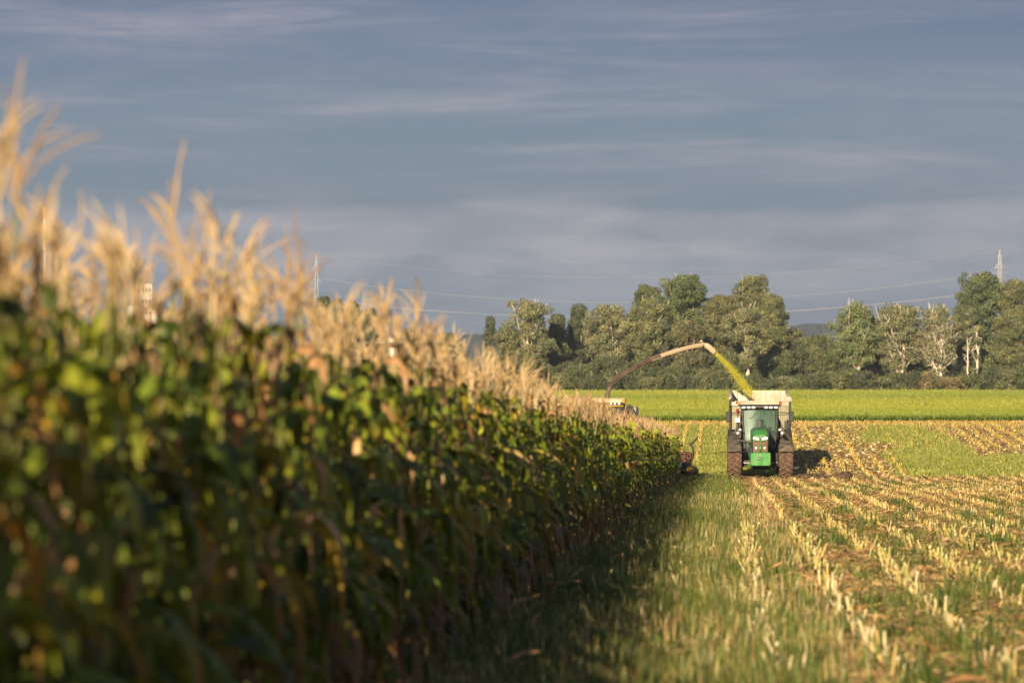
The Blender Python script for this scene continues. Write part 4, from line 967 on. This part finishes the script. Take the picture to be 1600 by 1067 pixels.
for s_ in (-1, 1):
    mx = 1.235*s_
    g = G(); g.tube([(s_*.66, 1.5, 2.60), (s_*.95, 1.45, 2.60), (mx, 1.42, 2.56)], .022, 6); g.tube([(s_*.66, 1.5, 2.50), (mx, 1.42, 2.53)], .015, 6); ar = g.build('mirror_arm', Mblk2, tr)
    g = G(); g.loft([rrect(mx, 2.44, .075, .18, .03, 1.36), rrect(mx, 2.44, .09, .20, .03, 1.42), rrect(mx, 2.44, .09, .20, .03, 1.47)]); mh = g.build('mirror', Mblk2, tr)
    g = G(); g.box(mx-.07, mx+.07, 1.472, 1.476, 2.27, 2.60); g.build('mirror_glass', mat('mirror_glass', (.8, .8, .8), .03, 1), mh)
    # lamps on stalks beside the lower windscreen
    for (x, z) in ((.775, 1.93), (.86, 1.80)):
        g = G(); g.ball((s_*x, 1.10, z), .058, .035, .050, 12, 8); g.build('side_lamp', Mlens, tr)
        g = G(); g.ball((s_*x, 1.15, z), .07, .045, .062, 12, 8); g.build('lamp_housing', Mblk2, tr)
    g = G(); g.tube([(s_*.60, 1.32, 1.78), (s_*.775, 1.17, 1.90), (s_*.86, 1.17, 1.80), (s_*1.0, 1.2, 1.72)], .03, 6); g.build('lamp_bracket', Mblk2, tr)
    g = G(); g.loft([[(s_*.66, 2.0, 1.55), (s_*1.0, 2.0, 1.70), (s_*1.0, 2.0, 1.80), (s_*.70, 2.0, 2.50)], [(s_*.66, 2.35, 1.55), (s_*1.0, 2.35, 1.70), (s_*1.0, 2.35, 1.85), (s_*.70, 2.35, 2.5)]]); g.build('cab_side_panel', Mdust, tr)
    for k in range(3):
        g = G(); g.box(min(s_*.62, s_*.9), max(s_*.62, s_*.9), 1.5+.04*k, 1.75+.04*k, .5+.27*k, .53+.27*k); g.build('step', Mblk2, tr)
    g = G(); g.box(min(s_*.36, s_*.68), max(s_*.36, s_*.68), .95, 1.8, .62, 1.05); g.build('fuel_tank', Mblack, tr, bevel=.05)
# exhaust stack and square lamp on the left of the photo
g = G(); g.tube([(-.86, 1.15, 1.5), (-.86, 1.15, 2.3)], .055, 14); g.tube([(-.86, 1.15, 2.3), (-.865, 1.15, 2.62), (-.87, 1.22, 2.72)], [.075, .075, .06], 14, m=1); g.tube([(-.4, 1.1, 1.45), (-.86, 1.15, 1.52)], .05, 10); g.build('exhaust_stack', [Mblack, mat('rusty_pipe', (.20, .05, .03), .7)], tr)
g = G(); g.box(-.965, -.78, .98, 1.07, 2.22, 2.40); g.build('white_lamp_box', mat('white_plastic', (.85, .84, .8), .5), tr, bevel=.015)
g = G(); g.tube([(-.05, 1.34, 2.70), (-.30, 1.30, 2.42), (-.42, 1.28, 2.38)], .009, 5); g.tube([(.08, 1.36, 2.70), (.28, 1.32, 2.50)], .008, 5); g.build('wiper', Mblk2, tr)
g = G(); g.tube([(.38, .4, 1.25), (.50, .7, 1.15), (.52, 1.0, .95), (.4, 1.2, .8)], .04, 8); g.build('intake_hose', Mblk2, tr)
g = G(); g.box(-.2, .2, 3.1, 3.3, .55, .75); g.cyl((0, 3.2, .62), (0, 3.5, .60), .05, n=10); g.build('drawbar_hitch', Mblk2, tr)

# ------------------------------------------------------------------ driver
SKIN = mat('skin', (.55, .33, .24), .55); SHIRT = mat('dark_shirt', (.03, .05, .07), .85, noise=(.045, .07, .09), nscale=12); HAIR = mat('hair', (.035, .022, .015), .8)
def skin_fig(name, nodes, edges, mat_, parent, sub=2):
    me = bpy.data.meshes.new(name); me.from_pydata([n[:3] for n in nodes], edges, []); o = bpy.data.objects.new(name, me); C.objects.link(o)
    if parent: o.parent = parent
    sk = o.modifiers.new('skin', 'SKIN'); L = me.skin_vertices[0].data if me.skin_vertices else None
    if L is None:
        import bmesh
        bm = bmesh.new(); bm.from_mesh(me); lay = bm.verts.layers.skin.verify(); bm.to_mesh(me); bm.free(); L = me.skin_vertices[0].data
    for i, n in enumerate(nodes):
        r_ = n[3]; L[i].radius = (r_, r_) if not isinstance(r_, tuple) else r_
    L[0].use_root = True
    sb = o.modifiers.new('subdivision', 'SUBSURF'); sb.levels = sub; sb.render_levels = sub
    me.materials.append(mat_); return o
pr = empty('person', (TX, TY+2.40, 1.30), label='driver in a dark shirt sitting in the tractor cab with hands on the wheel', cat='person')
# body frame, person local: seat top is z=0, facing -y
nd = [(0, .06, .08, .15), (0, .08, .25, .145), (0, .07, .42, .16), (0, .05, .55, .09), (0, .03, .62, .055),
      (-.17, .06, .50, .07), (-.27, -.03, .30, .052), (-.17, -.27, .24, .04), (.17, .06, .50, .07), (.27, -.03, .30, .052), (.17, -.27, .24, .04),
      (-.11, -.12, .06, .085), (-.14, -.42, .06, .068), (-.14, -.48, -.30, .045), (-.14, -.60, -.36, .04), (.11, -.12, .06, .085), (.14, -.42, .06, .068), (.14, -.48, -.30, .045), (.14, -.60, -.36, .04)]
ed = [(0, 1), (1, 2), (2, 3), (3, 4), (2, 5), (5, 6), (6, 7), (2, 8), (8, 9), (9, 10), (0, 11), (11, 12), (12, 13), (13, 14), (0, 15), (15, 16), (16, 17), (17, 18)]
skin_fig('clothed_body', nd, ed, SHIRT, pr)
g = G(); g.ball((0, .0, .755), .078, .095, .115, 20, 14); V = g.v[0]
fr = V[:, 1] < -.02; V[fr & (V[:, 2] < .70), 0] *= .82
g.tube([(0, .03, .60), (0, .015, .70)], .055, 12); g.loft([[(-.012, -.09, .775), (.012, -.09, .775), (.018, -.088, .735), (-.018, -.088, .735)], [(-.006, -.098, .77), (.006, -.098, .77), (.011, -.118, .738), (-.011, -.118, .738)]])
for s_ in (-1, 1): g.ball((s_*.08, .01, .75), .012, .022, .032, 8, 6)
hd = g.build('head', SKIN, pr, smooth=True)
g = G()
for s_ in (-1, 1): g.ball((s_*.03, -.086, .775), .011, .008, .007, 8, 6)
g.build('eyes', mat('eye_dark', (.02, .02, .02), .2), hd)
g = G(); g.ball((0, -.088, .695), .026, .008, .006, 10, 6); g.build('mouth', mat('lip', (.4, .15, .12), .5), hd)
g = G(); g.ball((0, .018, .785), .086, .098, .098, 18, 10); V = g.v[0]; V[:, 2] = np.maximum(V[:, 2], np.where(V[:, 1] < -.03, .815, .72)); g.build('hair', HAIR, hd, smooth=True)
for s_ in (-1, 1):
    nd = [(s_*.17, -.29, .24, .028), (s_*.165, -.34, .26, (.036, .016))]; ed = [(0, 1)]
    for i, (dx, L_) in enumerate(((-.027, .068), (-.009, .075), (.009, .07), (.027, .055))):
        b = len(nd); nd += [(s_*.165+dx, -.375, .268, .0095), (s_*.165+dx, -.375-L_*.45, .262, .0085), (s_*.165+dx, -.375-L_*.5, .235, .0075)]; ed += [(1, b), (b, b+1), (b+1, b+2)]
    b = len(nd); nd += [(s_*.165-s_*.038, -.335, .25, .010), (s_*.165-s_*.05, -.37, .235, .0085)]; ed += [(1, b), (b, b+1)]
    skin_fig('hand', nd, ed, SKIN, pr, 1)

# ------------------------------------------------------------------ forage trailer
pitch = math.atan(.047)
tl = empty('forage_trailer', (1.40, 155.2, zt(155.2)), 0, pitch, 'cream high sided forage trailer behind the tractor, being filled with chopped maize', 'trailer')
L0, L1, HW, ZB, ZT = .0, 8.0, 1.20, 1.05, 2.92
g = G(); g.box(-HW, HW, L0, L0+.05, ZB, ZT-.28); 
for x in (-.8, -.4, 0, .4, .8): g.box(x-.03, x+.03, L0-.05, L0-.002, ZB, ZT-.30)
g.build('front_wall', Mgrn2, tl, bevel=.008)
g = G(); g.box(-HW+.06, HW-.02, L0-.07, L0+.07, ZT-.27, ZT-.11); g.box(-HW+.02, HW, L0-.09, L0+.06, ZT-.105, ZT-.06); g.build('front_rail', Mcream2, tl, bevel=.012)
for s_ in (-1, 1):
    g = G(); a, b = s_*HW, s_*(HW-.05); g.box(min(a, b), max(a, b), L0+.06, L1, ZB, ZT)
    for k in range(9): y = L0+.4+k*.9; c_ = s_*(HW+.05); g.box(min(a+s_*.002, c_), max(a+s_*.002, c_), y, y+.08, ZB, ZT)
    g.build('side_wall', Mcream2, tl, bevel=.006)
    g = G(); g.box(min(s_*(HW-.08), s_*(HW+.05)), max(s_*(HW-.08), s_*(HW+.05)), L0, L1+.02, ZT+.003, ZT+.07); g.build('top_rail', Mcream2, tl, bevel=.015)
    g = G(); g.box(min(s_*(HW-.05), s_*(HW+.05)), max(s_*(HW-.05), s_*(HW+.05)), L0-.12, L0-.02, ZB-.35, ZT-.12+.1*(s_ < 0)); g.build('corner_post', Mblk2, tl, bevel=.01)
g = G(); g.box(-HW, HW, L1, L1+.06, ZB, ZT+.06); g.build('tailgate', Mcream2, tl, bevel=.01)
for x in (-.9, -.3, .3, .9):
    g = G(); g.box(x-.03, x+.03, L1-.06, L1-.003, ZB, ZT+.04); g.build('tailgate_rib', Mcream2, tl)
for s_ in (-1, 1):
    for k in range(7): g = G(); y = .8+k*1.1; a, b = s_*(HW-.052), s_*(HW-.10); g.box(min(a, b), max(a, b), y, y+.06, ZB+.4, ZT-.01); g.build('wall_rib', Mcream2, tl)
g = G(); g.box(-HW, HW, L0, L1, ZB-.12, ZB-.003); g.build('floor', Msteel, tl)
g = G(); g.add([(HW-.06, L0+.02, ZT-.30), (HW+.10, L0-.02, ZT-.02), (HW+.02, L0-.0, ZT+.10), (HW-.30, L0+.02, ZT+.10), (HW-.20, L0+.03, ZT-.05)], [(0, 1, 2), (0, 2, 4), (4, 2, 3)]); o = g.build('corner_flap', Mcream2, tl); s2 = o.modifiers.new('s', 'SOLIDIFY'); s2.thickness = .03
g = G(); g.ball((-HW+.12, L0-.12, ZT-.02), .10, .06, .07, 10, 6); g.tube([(-HW+.02, L0-.12, ZT+.03), (-HW+.3, L0-.13, ZT-.02), (-HW+.25, L0-.13, ZT-.16)], .03, 6); g.cyl((-HW-.01, L0-.12, ZT-.25), (-HW-.01, L0-.12, ZT-.9), .035, n=8); g.build('hydraulic_ram', Mblk2, tl)
g = G(); g.box(.98, 1.22, L0-.16, L0-.12, 1.35, 2.05); g.tube([(1.05, L0-.15, 1.2), (1.16, L0-.2, 1.6), (1.1, L0-.16, 2.1)], .03, 6); g.build('valve_block', Mblk2, tl, bevel=.01)
g = G()
for s_ in (-1, 1): g.tube([(s_*.5, .1, .85), (0, -1.9, .68)], .08, 4); g.box(min(s_*.42, s_*.56), max(s_*.42, s_*.56), 0, L1, .72, .93)
for y in (.3, 2.3, 4.3, 6.3): g.box(-.42, .42, y, y+.12, .74, .90)
g.build('chassis', Mblk2, tl)
for y in (4.0, 5.6):
    g = G(); g.cyl((-.9, y, .6), (.9, y, .6), .07, n=10); g.build('axle', Mblk2, tl)
    for s_ in (-1, 1): wheel(tl, 'trailer_wheel', s_*.98, y, .60, .5, 16, .5, s_)
for s_ in (-1, 1):
    g = G(); g.box(min(s_*.95, s_*1.15), max(s_*.95, s_*1.15), L1+.06, L1+.09, .9, 1.0); g.build('tail_lamp', Mred, tl)
Msil = plant_mat('chopped_maize', .15, .7, 20, .2)
# silage heap in the trailer
g = G(); xs_ = np.linspace(-HW+.06, HW-.06, 30); ys_ = np.linspace(.08, 7.9, 70); r_ = np.random.default_rng(3)
Z = np.array([[ZB+.55+.75*math.exp(-((y-2.6)/1.6)**2)*math.exp(-((x+.1)/.9)**2)+r_.normal(0, .02) for x in xs_] for y in ys_])
idx = np.arange(len(xs_)*len(ys_)).reshape(len(ys_), len(xs_)); XX, YY = np.meshgrid(xs_, ys_)
F = np.stack([idx[:-1, :-1], idx[:-1, 1:], idx[1:, 1:], idx[1:, :-1]], -1).reshape(-1, 4)
g.add(np.stack([XX, YY, Z], -1).reshape(-1, 3), F, np.array([(.42, .40, .07)])*r_.uniform(.6, 1.2, (len(F), 1)))
o = g.build('silage_heap', Msil, color=True, loc=tl.location); o.rotation_euler = tl.rotation_euler; tag(o, 'heap of chopped green yellow maize inside the trailer', 'silage')

# ------------------------------------------------------------------ forage harvester, mostly hidden by the maize
HX, HY = -4.93, 153.0
hv = empty('forage_harvester', (HX, HY, zt(HY)), label='forage harvester behind the maize with raised curved spout and dusty cream cab roof', cat='harvester')
g = G(); ZR = 2.92
g.loft([rrect(0, ZR, .80, .05, .04, -.25), rrect(0, ZR+.02, .95, .09, .06, -.15), rrect(0, ZR+.04, .98, .10, .07, .5), rrect(0, ZR+.03, .95, .09, .07, 1.7), rrect(0, ZR, .8, .05, .04, 1.85)]); g.build('cab_roof', mat('dusty_cream_roof', (.62, .47, .28), .7, noise=(.5, .36, .2), nscale=3), hv)
g = G(); g.box(-.93, .93, -.27, -.20, ZR-.16, ZR-.05); g.build('light_bar', Mblk2, hv, bevel=.015)
for x in (-.84, -.68, -.52, .40, .56, .72): g = G(); g.ball((x, -.285, ZR-.105), .05, .03, .045, 12, 8); g.build('work_light', Mlens, hv)
g = G(); g.ball((.90, -.2, ZR-.03), .075, .06, .065, 10, 6); g.build('beacon', Mamber, hv)
g = G(); g.box(-.92, .90, -.23, -.18, ZR-.21, ZR-.175); g.build('roof_trim', Myel, hv)
g = G()
for s_ in (-1, 1): g.tube([(s_*.84, -.1, 1.3), (s_*.88, -.18, ZR-.1)], .05, 8); g.tube([(s_*.84, 1.6, 1.3), (s_*.86, 1.6, ZR-.1)], .05, 8)
g.box(-.86, .86, -.1, 1.7, 1.12, 1.28); g.build('cab_frame', Mblk2, hv)
g = G(); g.add([(-.82, -.14, 1.3), (.82, -.14, 1.3), (.85, -.2, ZR-.2), (-.85, -.2, ZR-.2)], [(0, 1, 2, 3)]); g.build('windscreen', Mglass, hv)
for s_ in (-1, 1):
    g = G(); g.add([(s_*.85, -.1, 1.3), (s_*.85, 1.6, 1.3), (s_*.87, 1.6, ZR-.1), (s_*.87, -.15, ZR-.1)], [(0, 1, 2, 3)]); g.build('side_glass', Mglass, hv)
    g = G(); g.tube([(s_*.9, -.2, ZR-.12), (s_*1.15, -.35, ZR-.16), (s_*1.36, -.4, ZR-.26)], .022, 6); g.build('mirror_arm', Mblk2, hv)
    g = G(); g.loft([rrect(s_*1.22, ZR-.50, .075, .20, .03, -.48), rrect(s_*1.22, ZR-.50, .085, .22, .03, -.38)]); g.tube([(s_*1.2, -.4, ZR-.28), (s_*1.2, -.36, ZR-.18)], .015, 6); g.build('mirror', Mblk2, hv)
g = G(); g.ball((.72, -.34, ZR-.62), .075, .05, .065, 12, 8); g.build('work_light', Mlens, hv)
g = G(); g.ball((.62, -.2, ZR-.50), .09, .10, .17, 10, 8); g.build('lamp_bracket', Mblk2, hv)
g = G(); g.box(-1.35, 1.35, 1.9, 6.2, 1.2, 2.75); g.box(-1.2, 1.2, 6.2, 6.8, 1.3, 2.5); g.build('engine_body', mat('harvester_body', (.55, .5, .36), .5, dirt=(.3, .2, .12), dirt_amt=.6), hv, bevel=.08)
g = G(); g.box(-.9, .9, -.6, 6, .7, 1.15); g.cyl((-1.2, .7, .95), (1.2, .7, .95), .2, n=14); g.build('chassis', Mblk2, hv)
for s_ in (-1, 1): wheel(hv, 'front_wheel', s_*1.12, .7, .92, .70, 20, .5, s_); wheel(hv, 'rear_wheel', s_*1.1, 5.2, .66, .5, 16, .5, s_)
g = G(); g.box(-.30, .08, 1.95, 2.3, 3.0, 3.08); g.tube([(-.1, 2.1, 2.7), (-.1, 2.1, 3.0)], .04, 8); g.build('antenna_dome', mat('white_dome', (.8, .78, .72), .5), hv, bevel=.02)
# spout: curved chute, flattened box section, dark lower part and tan upper part
SY0, SY1 = 155.2, 157.4
cps = [(948, 622, 0), (953, 606, 0), (960, 597, .06), (972, 586.5, .13), (987, 577, .22), (1008, 565.5, .36), (1031, 556, .48), (1057, 547.5, .64), (1080, 541.5, .8), (1098, 538, .92)]
W3 = [at(a, b, SY0+(SY1-SY0)*c)-hv.location for a, b, c in cps]
def chute(g, pts, hts, wid, m=0):
    rings = []
    for i, p in enumerate(pts):
        t = (pts[min(i+1, len(pts)-1)]-pts[max(i-1, 0)]).normalized(); s_ = Vector((-t.y, t.x, 0)).normalized(); u = s_.cross(t); u = u if u.z > 0 else -u
        h = hts[i]/2; w2 = wid/2; rings.append([p+s_*a*w2+u*b*h for a, b in ((-1, -1), (-1, .55), (-.5, 1), (.5, 1), (1, .55), (1, -1))])
    g.loft(rings, True, True, m)
def dens(pts, n=6):
    out = []
    for i in range(len(pts)-1):
        p0 = pts[max(i-1, 0)]; p1, p2 = pts[i], pts[i+1]; p3 = pts[min(i+2, len(pts)-1)]
        for k in range(n):
            t = k/n; out.append(.5*((2*p1)+(p2-p0)*t+(2*p0-5*p1+4*p2-p3)*t*t+(3*p1-p0-3*p2+p3)*t**3))
    return out+[pts[-1]]
D = dens(W3); nD = len(D); cut_ = int(nD*.60)
g = G(); chute(g, D[:cut_+1], [.17-.04*i/nD for i in range(cut_+1)], .19)
for i in range(4, cut_, 5):
    p = D[i]; g.ball((p.x-.04, p.y, p.z+.105), .028, .05, .03, 6, 4)
g.tube([p+Vector((.02, -.11, .04)) for p in D[2:cut_]], .022, 5); g.tube([p+Vector((.05, -.11, -.04)) for p in D[2:cut_]], .018, 5)
sp1 = g.build('spout', Mspd, hv)
g = G(); chute(g, D[cut_:], [.145-.02*i/nD for i in range(nD-cut_)], .17); g.tube([p+Vector((0, -.11, -.08)) for p in D[cut_:]], .018, 5); g.build('spout_extension', Mtan, sp1)
g = G(); a = D[cut_]; b = D[cut_+5]
chute(g, [D[cut_-3], D[cut_], D[cut_+3]], [.21, .21, .20], .22); g.build('joint_plate', Mspd, sp1)
tip = [at(a_, b_, SY1)-hv.location for a_, b_ in ((1096, 538.5), (1104, 540), (1111, 545), (1117, 551))]
g = G(); chute(g, dens(tip, 3), [.18]*3+[.23]*3+[.23]*3+[.16], .24); g.ball(tuple(tip[0]+Vector((0, -.05, .14))), .07, .08, .05, 8, 6); g.build('spout_flap', Mtan, sp1)
# header
hd = tag(empty('header', (0, 0, 0)), None); hd.parent = hv; hd.location = (-.07, -3.6, -.22)
g = G(); g.box(-3.7, 3.7, .2, 1.0, .45, 1.15); g.box(-3.75, 3.75, -.6, .2, .25, .42); g.build('header_body', Mhdr, hd, bevel=.05)
for i in range(8):
    x = -3.3+i*6.6/7; g = G(); g.cyl((x, -.35, .43), (x, -.35, .75), .42, .30, 20); g.lathe([(0, .42), (.02, .62), (.04, .42)], 'z', (x, -.35, .30), 24); g.build('cutting_drum', Mblk2, hd)
for i in range(9):
    x = -3.72+i*7.44/8; rings = []
    for (y, r_) in ((-1.75, .03), (-1.5, .08), (-1.1, .15), (-.6, .21), (-.1, .25), (.3, .25)):
        rings.append([(x+r_*math.cos(a), y, .33+r_*.2+r_*.95*max(-.5, math.sin(a))) for a in np.linspace(0, 2*math.pi, 15)[:-1]])
    g = G(); g.loft(rings); dv = g.build('crop_divider', Mhdr, hd, smooth=True)
    if i == 8:
        g = G(); g.ball((x-.06, -.9, .46), .15, .45, .12, 14, 8); g.build('divider_cover', Myel, dv, smooth=True)
        # bowed guide bar with a fork at its top
        pts = [at(a_, b_, 149.0)-hv.location-hd.location for a_, b_ in ((1074, 723), (1081, 718), (1084, 709), (1082, 700), (1079.5, 694.5))]
        g = G(); g.tube(dens([Vector(p) for p in pts], 4), .035, 8)
        q = [at(a_, b_, 149.0)-hv.location-hd.location for a_, b_ in ((1076, 694), (1081, 693), (1086, 688), (1090, 682.5))]; g.tube(q, [.035, .04, .035, .025], 8); g.build('guide_bar', Mblk2, dv)

# ------------------------------------------------------------------ the stream of chopped maize
g = G(); r_ = np.random.default_rng(12); n = 26000
p0 = at(1117, 551, SY1); p2 = at(1173, 618, 158.0)
t = r_.uniform(0, 1, n)**.85; mid = at(1144.5, 580, 157.7)
c = np.array([[p0[i]*(1-q)**2+(2*mid[i]-.5*(p0[i]+p2[i]))*2*q*(1-q)+p2[i]*q*q for i in range(3)] for q in t])
wd = (.03+.075*t)*np.where(r_.uniform(size=n) < .15, 2.2, 1); c += r_.normal(0, 1, (n, 3))*wd[:, None]*np.array([.75, .75, .75]); c[:, 2] += np.abs(r_.normal(0, .04, n))*t
s = r_.uniform(.004, .016, n)[:, None]; u = r_.normal(0, 1, (n, 3)); u /= np.linalg.norm(u, axis=1)[:, None]; v = np.cross(u, r_.normal(0, 1, (n, 3))); v /= np.linalg.norm(v, axis=1)[:, None]
V = np.stack([c-u*s, c-v*s*.6, c+u*s, c+v*s*.6], 1).reshape(-1, 3); g.add(V, np.arange(n*4).reshape(-1, 4), pal([(.62, .58, .05), (.70, .64, .10), (.48, .50, .05)], n, .2))
tag(g.build('chopped_maize_stream', Msil, color=True), 'yellow stream of chopped maize arcing from the spout into the trailer', 'silage', kind='stuff')

# ------------------------------------------------------------------ the air
g = G(); g.box(-4300, 4300, -90, 4300, -3, 175)
mh = bpy.data.materials.new('air'); mh.use_nodes = True; t = mh.node_tree; t.nodes.clear()
o_ = N(t, 'ShaderNodeOutputMaterial'); pv = N(t, 'ShaderNodeVolumePrincipled'); pv.inputs['Density'].default_value = .000085; pv.inputs['Color'].default_value = (.66, .80, 1, 1)
t.links.new(pv.outputs[0], o_.inputs['Volume'])
tag(g.build('haze', mh), 'thin pale haze in the air over the fields', 'haze', kind='stuff')
